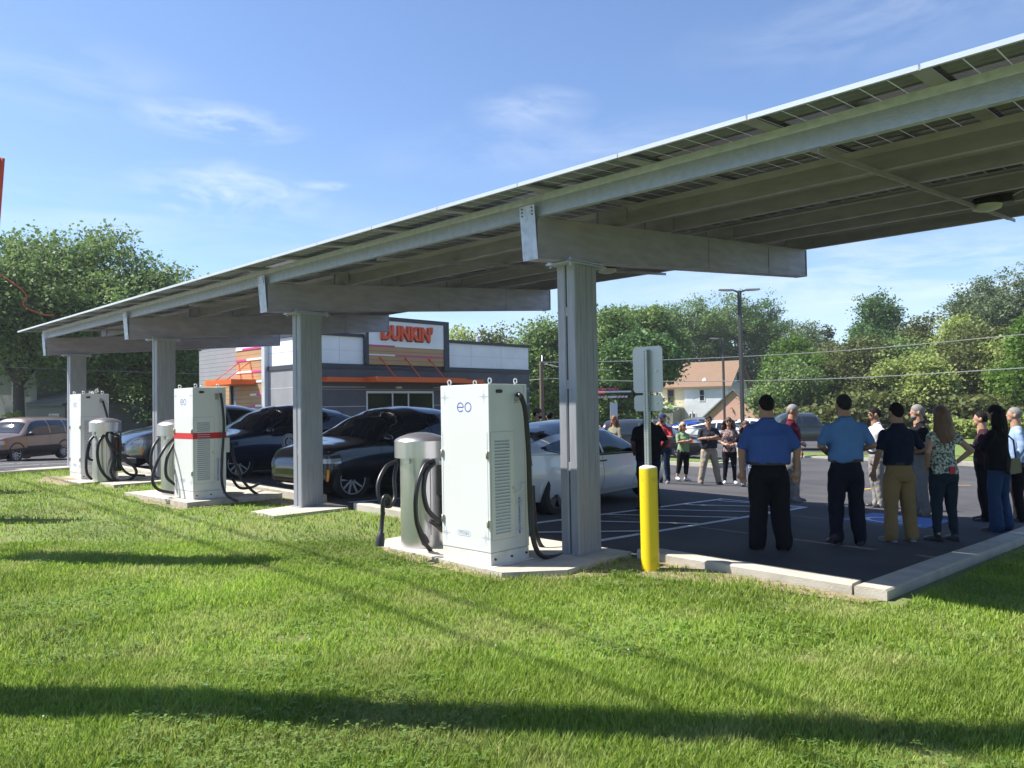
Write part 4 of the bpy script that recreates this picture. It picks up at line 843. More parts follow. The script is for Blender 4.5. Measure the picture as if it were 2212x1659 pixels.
# cream and white house: long side towards the camera, gable at the right
pL = atD(1392, 905, 99); pC = atD(1574, 905, 93); 
v = (pC-pL); rz = math.atan2(v.y, v.x); Wd = v.length
hx = thing('house', 'cream and white two storey house with a brown shingle roof across the lot', 'house', (pL.x, pL.y, -1.15), rz)
def HB(): return MB()
b = HB(); b.box((0, 0, -1), (Wd*.50, 8, 5.1)); b.build('wall', m_cream, hx)
b = HB(); b.box((Wd*.50+.002, -.05, -1), (Wd, 8, 5.1)); b.build('wall', m_whs, hx, 'white patched wall section')
b = HB(); b.box((Wd+.002, .0, -1), (Wd+.1, 7.6, 5.1)); b.prism([(0.0, 5.101), (7.6, 5.101), (3.8, 7.95)], 0, Wd+.0, Wd+.1); b.build('wall', m_blw, hx, 'pale blue gable end')
b = HB(); th = .18
for s in (0, 1):
    y0, y1 = (-.5, 3.9) if s == 0 else (8.4, 3.9)
    b.hexa([(Wd*.18, y0, 4.75), (Wd+.6, y0, 4.75), (Wd+.6, y1, 8.0), (Wd*.18+.4, y1, 8.0), (Wd*.18, y0, 4.75+th), (Wd+.6, y0, 4.75+th), (Wd+.6, y1, 8.0+th), (Wd*.18+.4, y1, 8.0+th)])
rf = b.build('roof', m_rbrown, hx)
b = HB(); b.tube([(Wd*.36, 3, 7.6), (Wd*.36, 3, 9.2)], .2, 6); b.tube([(Wd*.36-.5, 3, 9.35), (Wd*.36+.2, 3, 9.2)], .12, 5); b.build('chimney_pipe', m_frame, rf)
b = HB(); b.lathe([(.35, 5.6), (.2, 5.9), (.05, 6.0)], (Wd*.72, .6, 0), 8); b.build('roof_vent', m_trim, rf)
b = HB(); b.box((Wd*.06, -3.0, -1), (Wd*.46, -.05, 2.3)); ext = b.build('porch_wall', m_grs, hx); b = HB(); b.box((Wd*.04, -3.2, 2.3), (Wd*.48, -.06, 2.5)); b.build('porch_roof', m_trim, hx)
b = HB(); b.box((-Wd*.2, -2.6, -1), (Wd*.058, -.06, 2.1)); b.box((-Wd*.3, 0.2, -1), (-.01, 7, 4.0)); b.build('wall', m_cream, hx, 'lower cream wing')
b = HB(); b.box((-Wd*.3-.2, -.3, 4.0), (-.0, 7.2, 4.15)); b.box((-Wd*.22, -2.8, 2.1), (Wd*.06, -.07, 2.25)); b.build('porch_roof', m_trim, hx)
window(hx, Wd*.30, Wd*.37, 2.9, 4.6, 0.0, mat('tan_trim', (.4, .25, .16), .6)); window(hx, Wd*.68, Wd*.73, 3.2, 4.5, -.05); window(hx, Wd*.56, Wd*.62, .0, 1.6, -.05); window(hx, Wd*.2, Wd*.26, .0, 1.9, -3.0); window(hx, -Wd*.12, -Wd*.05, .0, 1.6, -2.6)
window(hx, 1.6, 2.3, 2.6, 4.2, Wd+.1, m_dtrim, side=1, s=1); window(hx, 3.4, 4.1, 5.5, 6.6, Wd+.1, m_dtrim, side=1, s=1)
b = HB(); b.lathe([(.03, -.9), (.03, 0.4), (.28, .5), (.12, 1.7), (.02, 2.0)], (Wd*.64, -1.6, 0), 8); uu = b.build('furled_umbrella', mat('grey_canvas', (.35, .35, .36)), None); uu.matrix_world = hx.matrix_basis.copy(); tag(uu, 'furled grey patio umbrella standing in front of the white wall', 'umbrella')
# pink garage
p = atD(1512, 905, 88); q = atD(1632, 905, 83.5); v = q-p
gg = thing('garage', 'low pink garage with a gable front beside the white house', 'garage', (p.x, p.y, -1.2), math.atan2(v.y, v.x)); Wg = v.length
b = MB(); b.box((.3, 0, -1), (Wg+.8, 7, 1.0)); b.prism([(.3, 1.001), (Wg+.8, 1.001), (Wg*.5+.9, 4.3)], 1, .002, 6.9); b.build('wall', m_pinks, gg)
b = MB(); 
for (xa, xb_) in ((-.1, Wg*.5+.9), (Wg+1.3, Wg*.5+.9)):
    b.hexa([(xa, -.3, .75), (xb_, -.3, 4.32), (xb_, 7.2, 4.32), (xa, 7.2, .75), (xa, -.3, .92), (xb_, -.3, 4.5), (xb_, 7.2, 4.5), (xa, 7.2, .92)])
b.build('roof', m_shing, gg)
b = MB(); b.box((1., -.03, -.9), (Wg, .0, .85)); b.build('garage_door', m_trim, gg)
# shaded house at the left
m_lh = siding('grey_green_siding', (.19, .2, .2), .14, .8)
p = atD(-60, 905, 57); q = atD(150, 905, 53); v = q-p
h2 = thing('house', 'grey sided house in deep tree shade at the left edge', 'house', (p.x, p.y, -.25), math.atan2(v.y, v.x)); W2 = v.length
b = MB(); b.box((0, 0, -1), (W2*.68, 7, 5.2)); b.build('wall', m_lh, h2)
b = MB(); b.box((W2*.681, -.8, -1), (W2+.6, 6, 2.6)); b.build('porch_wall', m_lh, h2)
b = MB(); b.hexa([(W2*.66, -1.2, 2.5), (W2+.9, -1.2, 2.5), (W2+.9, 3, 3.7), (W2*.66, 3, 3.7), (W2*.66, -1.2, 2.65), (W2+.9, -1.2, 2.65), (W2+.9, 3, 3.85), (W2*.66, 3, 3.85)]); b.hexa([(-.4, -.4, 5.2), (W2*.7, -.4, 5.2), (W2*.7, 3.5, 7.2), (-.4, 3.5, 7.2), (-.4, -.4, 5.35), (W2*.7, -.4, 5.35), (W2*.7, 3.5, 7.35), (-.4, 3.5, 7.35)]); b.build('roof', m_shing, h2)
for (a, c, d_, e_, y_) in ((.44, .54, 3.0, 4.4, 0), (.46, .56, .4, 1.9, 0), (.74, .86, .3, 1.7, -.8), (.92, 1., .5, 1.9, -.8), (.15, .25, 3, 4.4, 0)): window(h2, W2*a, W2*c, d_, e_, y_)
# pale shrub by the house
x, y, z = at_ground(28, 46); tree('shrub', 'small pale clipped shrub in front of the shaded house', x, y, z+.1, [(0, 0, 1.0, .9, .9, 1.0)], 'lime', 3000, .12, .06, cat='shrub', cl_r=.25, nl=4, th=.5)
# picket fence in the shade
p = atD(280, 905, 58); q = atD(440, 905, 62); v = q-p; Lf = v.length
fe = thing('picket_fence', 'weathered picket fence in the shade behind the silver car', 'fence', (p.x, p.y, lot(p.x, p.y)-.2), math.atan2(v.y, v.x)); b = MB()
k = 0; xx = 0
while xx < Lf: b.prism([(xx, 0), (xx+.1, 0), (xx+.1, 1.5), (xx+.05, 1.6), (xx, 1.5)], 1, 0, .025); xx += .19
b.build('pickets', mat('weathered_wood', (.16, .14, .12), .9), fe); b = MB(); b.box((0, .026, .4), (Lf, .07, .5)); b.box((0, .026, 1.2), (Lf, .07, 1.3)); b.build('rail', mat('weathered_wood'), fe)

# ------------------------------------------------------------------ lamps, poles, wires, menu-lane bar
m_bronze = mat('bronze_pole', (.035, .033, .035), .5); m_lamph = mat('lamp_grey', (.12, .12, .13), .5)
def lamp(px, pyt, d, label, two=True, r=.075):
    t_ = atD(px, pyt, d); base = lot(t_.x, t_.y)-.1; t = thing('street_lamp', label, 'street lamp', (t_.x, t_.y, base), 0); h = t_.z-base
    b = MB(); b.box((-r, -r, .0), (r, r, h)); b.build('pole', m_bronze, t, bevel=.01)
    b = MB(); b.lathe([(.3, -.4), (.3, .55)], n=20); b.build('footing', m_conc, t)
    for s in ((-1, 1) if two else (-1,)):
        a = YAW*-1; u = Vector((math.cos(a), math.sin(a), 0))*s; n_ = Vector((-u.y, u.x, 0))
        def Q(l, w_, z): p = u*l+n_*w_; return (p.x, p.y, h+z)
        b = MB(); b.hexa([Q(.05, -.04, -.12), Q(.3, -.05, .0), Q(.3, .05, .0), Q(.05, .04, -.12), Q(.05, -.04, -.02), Q(.3, -.05, .06), Q(.3, .05, .06), Q(.05, .04, -.02)])
        b.hexa([Q(.3, -.16, .0), Q(.95, -.14, .02), Q(.95, .14, .02), Q(.3, .16, .0), Q(.3, -.12, .07), Q(.95, -.08, .09), Q(.95, .08, .09), Q(.3, .12, .07)]); hd = b.build('lamp_head', m_lamph, t)
        b = MB(); b.hexa([Q(.42, -.1, -.02), Q(.8, -.1, -.005), Q(.8, .1, -.005), Q(.42, .1, -.02), Q(.42, -.1, .0), Q(.8, -.1, .02), Q(.8, .1, .02), Q(.42, .1, .0)]); b.build('lens', m_lens, hd)
    return t
lamp(1597, 628, 36, 'tall dark twin headed car park lamp, nearest of the lamps'); lamp(1561, 732, 58, 'slender dark single headed lamp left of the twin headed one', False, .07)
def upole(p, h, label, r=.13):
    t = thing('utility_pole', label, 'utility pole', p); b = MB(); b.tube([(0, 0, -.5), (0, 0, h)], [r*1.15, r*.85], 10); b.build('pole', mat('weathered_pole', (.2, .14, .1), .9, col2=(.13, .09, .07), nscale=8, stretch=(6, 6, .6)), t); return t
p = atD(1171, 880, 52); t = upole((p.x, p.y, lot(p.x, p.y)), 1.72+(877-781)/1662*52-lot(p.x, p.y), 'brown wooden utility pole right of the shop', .16)
b = MB(); b.tube([(.2, .1, 4.9), (.2, .1, 6.3)], .05, 6); b.build('riser', m_frame, t)
m_wire = mat('cable_grey', (.3, .3, .31), .6); m_wireb = mat('cable_black', (.02, .02, .02), .6)
def wire(pts, r, label, m=m_wire, group='overhead wires'):
    P = [Vector(p) for p in pts]; c = P[0].copy(); b = MB(); b.tube([p-c for p in smoothpath(P, 8)], r, 5, smooth=True); o = b.build('overhead_wire', m); o.location = c; return tag(o, label, 'wire', group)
wire([atD(1171, 783, 52), atD(1420, 778, 50), atD(1800, 759, 46), atD(2260, 718, 40)], .022, 'upper of the two grey overhead cables crossing the trees at the right')
wire([atD(1171, 817, 52), atD(1420, 824, 50), atD(1800, 818, 46), atD(2260, 792, 40)], .024, 'lower of the two grey overhead cables crossing the trees at the right')
wire([atD(-60, 790, 44), atD(200, 800, 46), atD(440, 808, 48), atD(620, 812, 52)], .012, 'thin cable in front of the trees at the left')
wire([atD(1171, 818, 52), atD(1148, 821, 55), atD(1120, 824, 60)], .02, 'short cable running from the utility pole behind the shop')
wire([atD(1171, 860, 52), atD(1150, 848, 50), atD(1130, 838, 49)], .015, 'sloping guy wire beside the utility pole')
wire([atD(1175, 786, 52), atD(1215, 793, 50), atD(1320, 800, 48)], .012, 'thin sagging cable beside the first column')
# street pole and wires behind the camera: their shadows cross the lawn
upole((-.75, 7.75, .03), 12.0, 'wooden utility pole just outside the left of the picture, its shadow across the lawn', .2)
for (x0, x1, z_) in ((-1.45, -.2, 9.6), (-1.0, .3, 9.9)):
    wire([(x0, -14, z_+.6), (x0+.1, -4, z_), (x0+.4, 7.3, z_+.5), (x1+.2, 20, z_-.1), (x1+.6, 36, z_+.5)], .026, 'thick cable strung overhead along the street beside the lawn', m_wireb, 'street cables')
# clearance bar of the drive-through lane
p = atD(1330, 900, 47); t = thing('clearance_sign', 'drive-through clearance bar with pink lettering and a striped lower bar', 'sign', (p.x, p.y, lot(p.x, p.y)), -YAW)
zb = lot(p.x, p.y)
def zz(y): return 1.72+(875-y)/1662*47-zb
b = MB(); b.box((-.32, 0, 0), (-.2, .12, zz(869))); b.box((-.0, 0, 0), (.12, .12, zz(869))); b.box((-.199, .02, 0), (-.001, .1, zz(871))); b.build('post', m_frame, t)
b = MB(); b.box((-1.9, -.02, zz(860)), (.75, .1, zz(855.8))); b.build('crossbar', m_trim, t)
b = MB(); b.box((-1.9, -.02, zz(848.5)), (.98, .1, zz(845))); b.build('crossbar', m_trim, t)
b = MB(); b.box((-1.9, -.2, zz(851)), (-.62, .12, zz(848.7))); b.build('lane_arrow', m_orange, t)
b = MB()
for k in range(9):
    x0 = -1.2+k*.21
    if -.45 < x0 < -.05: continue
    b.hexa([(x0, -.03, zz(859.8)), (x0+.08, -.03, zz(859.8)), (x0+.08, -.021, zz(859.8)), (x0, -.021, zz(859.8)), (x0+.07, -.03, zz(856)), (x0+.15, -.03, zz(856)), (x0+.15, -.021, zz(856)), (x0+.07, -.021, zz(856))])
b.build('stripes', m_pink, t)
me = text_mesh('DRIVE THRU', .27, .01, .004); me.materials.clear(); me.materials.append(m_pink); o = mesh_obj('lettering', me, t); o.matrix_basis = Matrix.Translation(Vector((-.55, -.02, zz(842.3)))) @ Matrix(((1, 0, 0), (0, 0, -1), (0, 1, 0))).to_4x4()

# ------------------------------------------------------------------ orange feather flags at the left and their streamer
m_flag = mat('orange_flag', (.8, .13, .07), .8, col2=(.66, .09, .05), nscale=2, trans=0)
def flag(base, top, label):
    """base and top of the leaning pole; the banner hangs on its left (-X) side and wraps the pole in an orange sleeve"""
    B0, T0 = Vector(base), Vector(top); B0.z = gz(B0.x, B0.y); d = T0-B0; t = thing('feather_flag', label, 'flag', B0, 0, 'orange feather flags on the lawn'); b = MB()
    pts = [d*(i/20) for i in range(21)]; b.tube(pts[:6], .014, 6); b.build('pole', m_wireb, t); P = []
    for i in range(4, 23):
        s_ = min(i/20, 1); p = d*s_+(Vector((0, 0, .0)) if i <= 20 else Vector((-.12*(i-20), 0, .03))); x1 = -.62+.06*math.sin(s_*8)+d.x*s_ if i <= 20 else p.x-.3
        P.append([(p.x+(x1-p.x)*q, p.y+.05*math.sin(s_*9+q*5)*q, p.z) for q in (0, .2, .4, .6, .8, 1)])
    b = MB(); b.grid(P); b.tube(pts[4:], .022, 8); o = b.build('banner', m_flag, t, fixn=False)
    return t
q1, q2 = atD(6, 342, 8.9), atD(-5, 480, 8.9); dr = (q1-q2)/(q1.z-q2.z); flag(q2-dr*(q2.z-.05)*.9, q1, 'orange feather flag nearest the left edge, its tip just inside the picture')
flag((1.7, 14.9, 0), (1.8, 14.9, 4.6), 'orange feather flag farther back beyond the left edge'); flag((2.3, 19.2, 0), (2.35, 19.2, 4.5), 'farthest orange feather flag beyond the left edge')
m_str = mat('orange_ribbon', (.55, .12, .07), .7)
sp = [atD(-40, 570, 8.3), atD(0, 592, 8.4), atD(28, 611, 8.4), atD(50, 628, 8.4), atD(58, 642, 8.4), atD(50, 653, 8.4), atD(56, 664, 8.4), atD(75, 673, 8.4), atD(95, 680, 8.4), atD(116, 681, 8.4)]
c = sp[0].copy(); b = MB(); pp = smoothpath([q-c for q in sp], 6); b.tube(pp, [.004+.005*abs(math.sin(i*.9)) for i in range(len(pp))], 5); o = b.build('streamer', m_str); o.location = c; tag(o, 'twisted orange plastic streamer blowing in the air at the left', 'streamer')
# ------------------------------------------------------------------ cars
def paint(name, col, metal=.35, rough=.28): return mat(name, col, rough, metal, coat=1.0, spec=.5)
m_tyre = mat('tyre_rubber', (.018, .018, .02), .75, bump=.2, bscale=80); m_rim = mat('alloy_rim', (.6, .61, .63), .35, .35); m_rimd = mat('dark_rim', (.045, .047, .052), .4, .3)
m_cglass = mat('car_glass', (.012, .016, .022), .03, spec=.9); m_clad = mat('black_cladding', (.022, .022, .024), .6); m_hl = mat('headlight_lens', (.45, .47, .5), .08, .3, spec=.9); m_amber = mat('amber_lens', (.8, .25, .01), .2); m_tail = mat('tail_lens', (.45, .01, .01), .15); m_chrome = mat('chrome', (.7, .7, .72), .12, 1.); m_plate = mat('plate_white', (.6, .6, .6), .5)
def interp(st, x, k):
    if x <= st[0][0]: return st[0][k]
    for a, b_ in zip(st[:-1], st[1:]):
        if x <= b_[0]:
            t = (x-a[0])/(b_[0]-a[0]); t = t*t*(3-2*t)*.35+t*.65; return a[k]+(b_[k]-a[k])*t
    return st[-1][k]
SHR = lambda x: x if x < .9 else .9+(x-.9)*.87
class Body:
    """st rows: x, z sill, z shoulder, z centre top, half width"""
    def __init__(s, st, tum=.28, n=2.7): s.st = st; s.tum = tum; s.n = n
    def at(s, x): return [interp(s.st, x, k) for k in (1, 2, 3, 4)]
    def yu(s, x, q):      # upper shell half width at fraction q of its height
        zb, zs, zt, W = s.at(x); return W*(max(0., 1-q**s.n))**(1/s.n)*(1-s.tum*q*(zt-zs))
    def y(s, x, z):
        zb, zs, zt, W = s.at(x)
        if z <= zs: return W*s.low((z-zb)/(zs-zb))
        return s.yu(x, min(1, (z-zs)/(zt-zs)))
    def low(s, t): t = max(0, min(1, t)); return .955+.06*math.sin(math.pi*min(1, t*1.05))*.8+.012*t-.05*max(0, .18-t)/.18
    def top(s, x, y):
        lo_, hi = 0., 1.
        for _ in range(22):
            m = (lo_+hi)/2
            if s.yu(x, m) > abs(y): lo_ = m
            else: hi = m
        zb, zs, zt, W = s.at(x); return zs+(zt-zs)*lo_
    def section(s, x):
        zb, zs, zt, W = s.at(x); pts = [(0, zb)]; pts.append((W*.8, zb))
        for t in (0, .08, .2, .35, .5, .65, .8, .92, 1.): pts.append((W*s.low(t), zb+(zs-zb)*t))
        for q in (.06, .14, .25, .38, .52, .66, .78, .87, .93, .97, .99): pts.append((s.yu(x, q), zs+(zt-zs)*q))
        pts.append((s.yu(x, 1)*0, zt)); return pts
    def shell(s, name, mats, parent, wheels, wr, clad=0., nst=64):
        x0, x1 = s.st[0][0], s.st[-1][0]; b = MB(); rows = []
        xs = [x0+(x1-x0)*.5*(1-math.cos(math.pi*i/nst))*.35+(x1-x0)*(i/nst)*.65 for i in range(nst+1)]
        for x in xs:
            h = s.section(x); rows.append([(x, y, z) for y, z in h]+[(x, -y, z) for y, z in h[-2:0:-1]])
        b.grid(rows, 0, True, closeu=True); n = len(rows[0]); e = (len(rows)-1)*n
        b.f.append(tuple(range(n))[::-1]); b.mi.append(0); b.sm.append(False); b.f.append(tuple(e+k for k in range(n))); b.mi.append(0); b.sm.append(False)
        o = b.build(name, mats, parent)
        c = MB()
        for wx in wheels:
            for sg in (-1, 1):
                c.lathe([(wr, sg*.5), (wr, sg*1.2)] if sg > 0 else [(wr, -1.2), (wr, -.5)], (wx, 0, s.wz), 28, 1, 1, True)
        co = c.build('cutter', [m_clad, m_clad]); md = o.modifiers.new('b', 'BOOLEAN'); md.operation = 'DIFFERENCE'; md.object = co; md.solver = 'EXACT'
        bpy.context.view_layer.update(); me = bpy.data.meshes.new_from_object(o.evaluated_get(bpy.context.evaluated_depsgraph_get())); o.modifiers.clear(); o.data = me; bpy.data.objects.remove(co)
        if clad:
            for p in me.polygons:
                if p.material_index == 0 and p.center.z < clad and len(me.materials) > 1: p.material_index = 1
        return o
    def side_panel(s, rows, sg, off=.004, nz=6):
        """rows: (x, zlo, zhi)"""
        return [[(x, sg*(s.y(x, zl+(zh-zl)*j/nz)+off), zl+(zh-zl)*j/nz) for j in range(nz+1)] for x, zl, zh in rows]
    def side_strip(s, b, pts, sg, wd=.008, off=.003, mi=0):
        P = []
        for (xa, za), (xb, zb) in zip(pts[:-1], pts[1:]):
            for i in range(6): P.append((xa+(xb-xa)*i/6, za+(zb-za)*i/6))
        P.append(pts[-1]); rows = []
        for i, (x, z) in enumerate(P):
            a, c = P[max(0, i-1)], P[min(len(P)-1, i+1)]; dx, dz = c[0]-a[0], c[1]-a[1]; l = math.hypot(dx, dz) or 1; nx, nz_ = -dz/l*wd/2, dx/l*wd/2
            rows.append([(x+nx, sg*(s.y(x+nx, z+nz_)+off), z+nz_), (x-nx, sg*(s.y(x-nx, z-nz_)+off), z-nz_)])
        b.grid(rows, mi, True)
def curvewin(pts_lo, pts_hi, x0, x1, n=16):
    def f(P, x):
        P = sorted(P)
        if x <= P[0][0]: return P[0][1]
        for a, b_ in zip(P[:-1], P[1:]):
            if x <= b_[0]: t = (x-a[0])/(b_[0]-a[0]); return a[1]+(b_[1]-a[1])*t
        return P[-1][1]
    return [(x, f(pts_lo, x), max(f(pts_lo, x)+.002, f(pts_hi, x))) for x in [x0+(x1-x0)*i/n for i in range(n+1)]]
def wheel(parent, x, y, z, r, rr, rimm, spokes=5, style=0):
    sg = 1 if y > 0 else -1; t = MB(); w_ = .11
    prof = [(rr, -w_), (r-.02, -w_), (r, -w_+.03), (r, w_-.03), (r-.02, w_), (rr+.005, w_), (rr, w_-.01)]
    t.lathe(prof, (0, 0, 0), 36, 1, cap=False); e = bpy.data.objects.new('wheel', None); COL.objects.link(e); e.parent = parent; e.location = (x, y, z)
    if sg < 0: e.rotation_euler = (0, 0, math.pi)
    t.build('tyre', m_tyre, e)
    b = MB(); b.lathe([(rr, -w_), (rr-.01, w_-.012), (rr-.022, w_-.01), (rr-.03, w_-.06), (rr-.04, .0), (.06, -.02), (0, -.02)], n=36, axis=1, mi=1, cap=False)
    b.lathe([(rr+.002, w_-.014), (rr-.004, w_-.004), (rr-.016, w_-.006), (rr-.018, w_-.02)], n=36, axis=1, cap=False)
    for k in range(spokes):
        a = 2*math.pi*k/spokes+.3
        def P(rad, off, dep): c, s_ = math.cos(a), math.sin(a); return (c*rad-s_*off, dep, s_*rad+c*off)
        R1 = rr-.012
        if style == 1:   # wide turbine spokes
            b.hexa([P(.04, -.02, .05), P(.04, .02, .05), P(R1, .085, .085), P(R1, -.05, .085), P(.04, -.02, .07), P(.04, .02, .07), P(R1, .085, .096), P(R1, -.05, .096)])
        else:
            for sg2 in (-1, 1): b.hexa([P(.04, sg2*.012-.014, .045), P(.04, sg2*.012+.014, .045), P(R1, sg2*.07+.014, .07), P(R1, sg2*.07-.014, .07), P(.04, sg2*.012-.014, .075), P(.04, sg2*.012+.014, .075), P(R1, sg2*.07+.016, .098), P(R1, sg2*.07-.016, .098)])
    b.lathe([(.07, .04), (.065, .082), (.03, .088), (0, .088)], n=16, axis=1)
    rm = b.build('rim', [rimm, m_rimd], e); b = MB(); b.lathe([(.03, .0885), (0, .0915)], n=12, axis=1)
    for k in range(5): a = 2*math.pi*k/5; b.lathe([(.009, .08), (.009, .09)], (math.cos(a)*.052, 0, math.sin(a)*.052), 6, 1)
    b.build('hub_cap', m_rimd, rm)
    return e
SUV = [(-2.36, .55, .90, .96, .62), (-2.3, .42, .98, 1.04, .78), (-2.1, .32, 1.02, 1.14, .87), (-1.75, .28, 1.03, 1.32, .92), (-1.3, .26, 1.02, 1.49, .945), (-.8, .25, 1.0, 1.58, .945), (-.2, .25, .98, 1.62, .945), (.25, .25, .96, 1.58, .945), (.6, .25, .95, 1.45, .945), (.95, .25, .945, 1.24, .94), (1.2, .25, .93, 1.07, .935), (1.45, .26, .91, 1.02, .93), (1.8, .27, .87, .97, .92), (2.05, .28, .81, .91, .89), (2.22, .3, .72, .83, .82), (2.32, .34, .62, .72, .72), (2.37, .42, .55, .6, .6)]
SUV = [(SHR(r[0]),)+tuple(r[1:4])+(r[4]*(1 if r[0] < 2.1 else .9),) for r in SUV]
SED = [(-2.34, .5, .86, .92, .6), (-2.28, .38, .93, 1.0, .75), (-2.05, .27, .95, 1.06, .85), (-1.6, .22, .93, 1.17, .90), (-1.1, .2, .9, 1.31, .92), (-.6, .2, .88, 1.40, .925), (-.1, .2, .86, 1.44, .925), (.3, .2, .85, 1.40, .925), (.7, .2, .84, 1.25, .92), (1.05, .2, .83, 1.04, .92), (1.3, .2, .81, .93, .91), (1.7, .21, .76, .87, .90), (2.0, .22, .69, .8, .87), (2.2, .25, .6, .71, .79), (2.32, .32, .5, .58, .64)]
BOX = [(-2.27, .55, .85, .95, .7), (-2.22, .42, 1.0, 1.45, .82), (-2.1, .34, 1.02, 1.66, .87), (-1.8, .32, 1.03, 1.69, .88), (-1., .3, 1.02, 1.72, .89), (0, .3, 1.0, 1.71, .89), (.35, .3, .99, 1.66, .89), (.6, .3, .98, 1.48, .89), (.85, .3, .98, 1.26, .885), (1.05, .3, .975, 1.1, .88), (1.3, .3, .96, 1.06, .88), (1.8, .31, .92, 1.0, .87), (2.05, .33, .86, .95, .84), (2.2, .38, .74, .84, .78), (2.27, .44, .64, .7, .7)]
def car(name, label, loc, heading, st, pm, kind, scale=1.05, tum=.3, group=None, rimm=m_rim, style=0, wheels=(-1.46, 1.46), wr=.36, roof=None, clad=0., seat=True, cat='car'):
    t = thing(name, label, cat, loc, heading, group); t.scale = (scale,)*3; B = Body(st, tum, 3.2 if kind == 'box' else 2.6); B.wz = wr
    B.shell('body', [pm, m_clad], t, wheels, wr+.045, clad)
    for wx in wheels:
        for sg in (-1, 1): wheel(t, wx, sg*(B.at(wx)[3]-.115), wr, wr, wr*.66 if kind != 'suv' else wr*.7, rimm, 5, style)
        for sg in (-1, 1) if kind != 'suv' else ():
            b = MB(); n = 22; A = [R_(-8+196*i/n) for i in range(n+1)]
            r1, r2 = wr+.046, wr+(.1 if clad else .075 if kind == 'suv' else .06)
            def yy(x, z): return B.y(x, max(z, B.at(x)[0]+.01))
            b.grid([[(wx+math.cos(a)*r, sg*(yy(wx+math.cos(a)*r, wr+math.sin(a)*r)+o_), wr+math.sin(a)*r) for r, o_ in ((r1, -.03), (r1, .006), (r2, .006), (r2+.006, -.01))] for a in A]); b.build('wheel_arch', m_clad if kind != 'sedan' else pm, t)
    if kind == 'suv':
        lo = [(-1.95, 1.13), (-1.4, 1.05), (-.2, 1.0), (.9, .985), (1.0, .99)]; hi = [(-1.95, 1.15), (-1.75, 1.22), (-1.3, 1.36), (-.7, 1.44), (-.1, 1.47), (.25, 1.44), (.55, 1.32), (.85, 1.12), (1.0, 1.0)]
        cuts = [(-1.92, -1.35), (-1.31, -.34), (-.26, .98)]; ws = (1.13, .38, .62, .78); rw = (-2.05, -1.35)
        doors = [(.88, .99, .84, .5, .72, .33), (-.3, 1.0, -.3, .6, -.3, .33)]; hand = ()
    elif kind == 'sedan':
        lo = [(-1.75, 1.03), (-1.2, .94), (-.2, .88), (1.0, .86)]; hi = [(-1.75, 1.04), (-1.4, 1.1), (-1., 1.165), (-.5, 1.235), (0, 1.265), (.35, 1.225), (.7, 1.08), (1.0, .9)]
        cuts = [(-1.72, -.2), (-.14, .97)]; ws = (1.28, .42, .6, .76); rw = (-1.9, -.95)
        doors = [(.98, .88, .9, .5, .8, .3), (-.16, .9, -.16, .5, -.2, .3), (-1.15, .95, -1.0, .6, -1.12, .45)]; hand = (-.05, -1.0)
    else:
        lo = [(-2.1, 1.12), (-1.35, 1.06), (0, 1.03), (.85, 1.02)]; hi = [(-2.1, 1.45), (-1.9, 1.54), (-1., 1.56), (0, 1.56), (.35, 1.5), (.62, 1.3), (.85, 1.04)]
        cuts = [(-2.02, -1.45), (-1.36, -.52), (-.44, .84)]; ws = (1.06, .52, .6, .74); rw = None
        doors = [(.8, 1.03, .8, .6, .75, .35), (-.48, 1.04, -.48, .6, -.48, .35), (-1.4, 1.06, -1.3, .8, -1.42, .7)]; hand = (-.4, -1.25)
    for sg in (-1, 1):
        for (a, c) in cuts:
            b = MB(); b.grid(B.side_panel(curvewin(lo, hi, a, c), sg, .003)); b.build('side_window', m_cglass, t)
        b = MB()
        for d_ in doors: B.side_strip(b, [(d_[0], d_[1]), (d_[2], d_[3]), (d_[4], d_[5])], sg, .009, .002)
        B.side_strip(b, [(lo[0][0]+.05, lo[0][1]-.02)]+[(x, z-.022) for x, z in lo[1:]], sg, .02, .004); b.build('trim_line', m_clad, t)
        for hx_ in hand:
            b = MB(); B.side_strip(b, [(hx_-.22, B.at(hx_)[1]-.1), (hx_, B.at(hx_)[1]-.1)], sg, .024, .012); b.build('door_handle', m_clad if kind == 'sedan' else pm, t)
        mx = {'suv': .8, 'sedan': .82, 'box': .72}[kind]; zz_ = B.at(mx)[1]+.09; yy_ = B.y(mx, zz_)
        b = MB(); b.sphere((mx, sg*(yy_+.13), zz_), (.08, .115, .075), 12, 8); b.box((mx-.03, sg*(yy_-.02), zz_-.05), (mx+.03, sg*(yy_+.08), zz_-.02)); b.build('wing_mirror', m_dark if kind != 'suv' else pm, t)
        b = MB(); b.grid(B.side_panel([(x, B.at(x)[0]+.005, B.at(x)[0]+.1) for x in [wheels[0]+wr+.1+(wheels[1]-wheels[0]-2*wr-.2)*i/12 for i in range(13)]], sg, .012, 3)); b.build('sill', m_clad if kind != 'sedan' else pm, t)
        # lamps wrapped round the corners
        if kind == 'suv':
            b = MB(); b.grid(B.side_panel([(x, .66+(x-1.85)*.02, .74+.0*(x)) for x in (1.7, 1.8, 1.87, 1.93, 1.98, 2.03, 2.08)], sg, .006, 4)); b.build('headlight', m_hl, t)
            b = MB(); b.grid(B.side_panel([(x, .36, .56) for x in (1.915, 1.93, 1.945)], sg, .012, 3)); b.build('side_marker', m_amber, t)
        elif kind == 'sedan':
            b = MB(); b.grid(B.side_panel([(x, .62-(x-1.75)*.12, .68-(x-1.75)*.1) for x in (1.75, 1.9, 2.0, 2.1, 2.2)], sg, .004, 3)); b.build('headlight', m_hl, t)
            b = MB(); b.grid(B.side_panel([(x, .8, .93) for x in (-2.27, -2.2, -2.1, -2.0)], sg, .004, 3)); b.build('tail_light', m_tail, t)
        else:
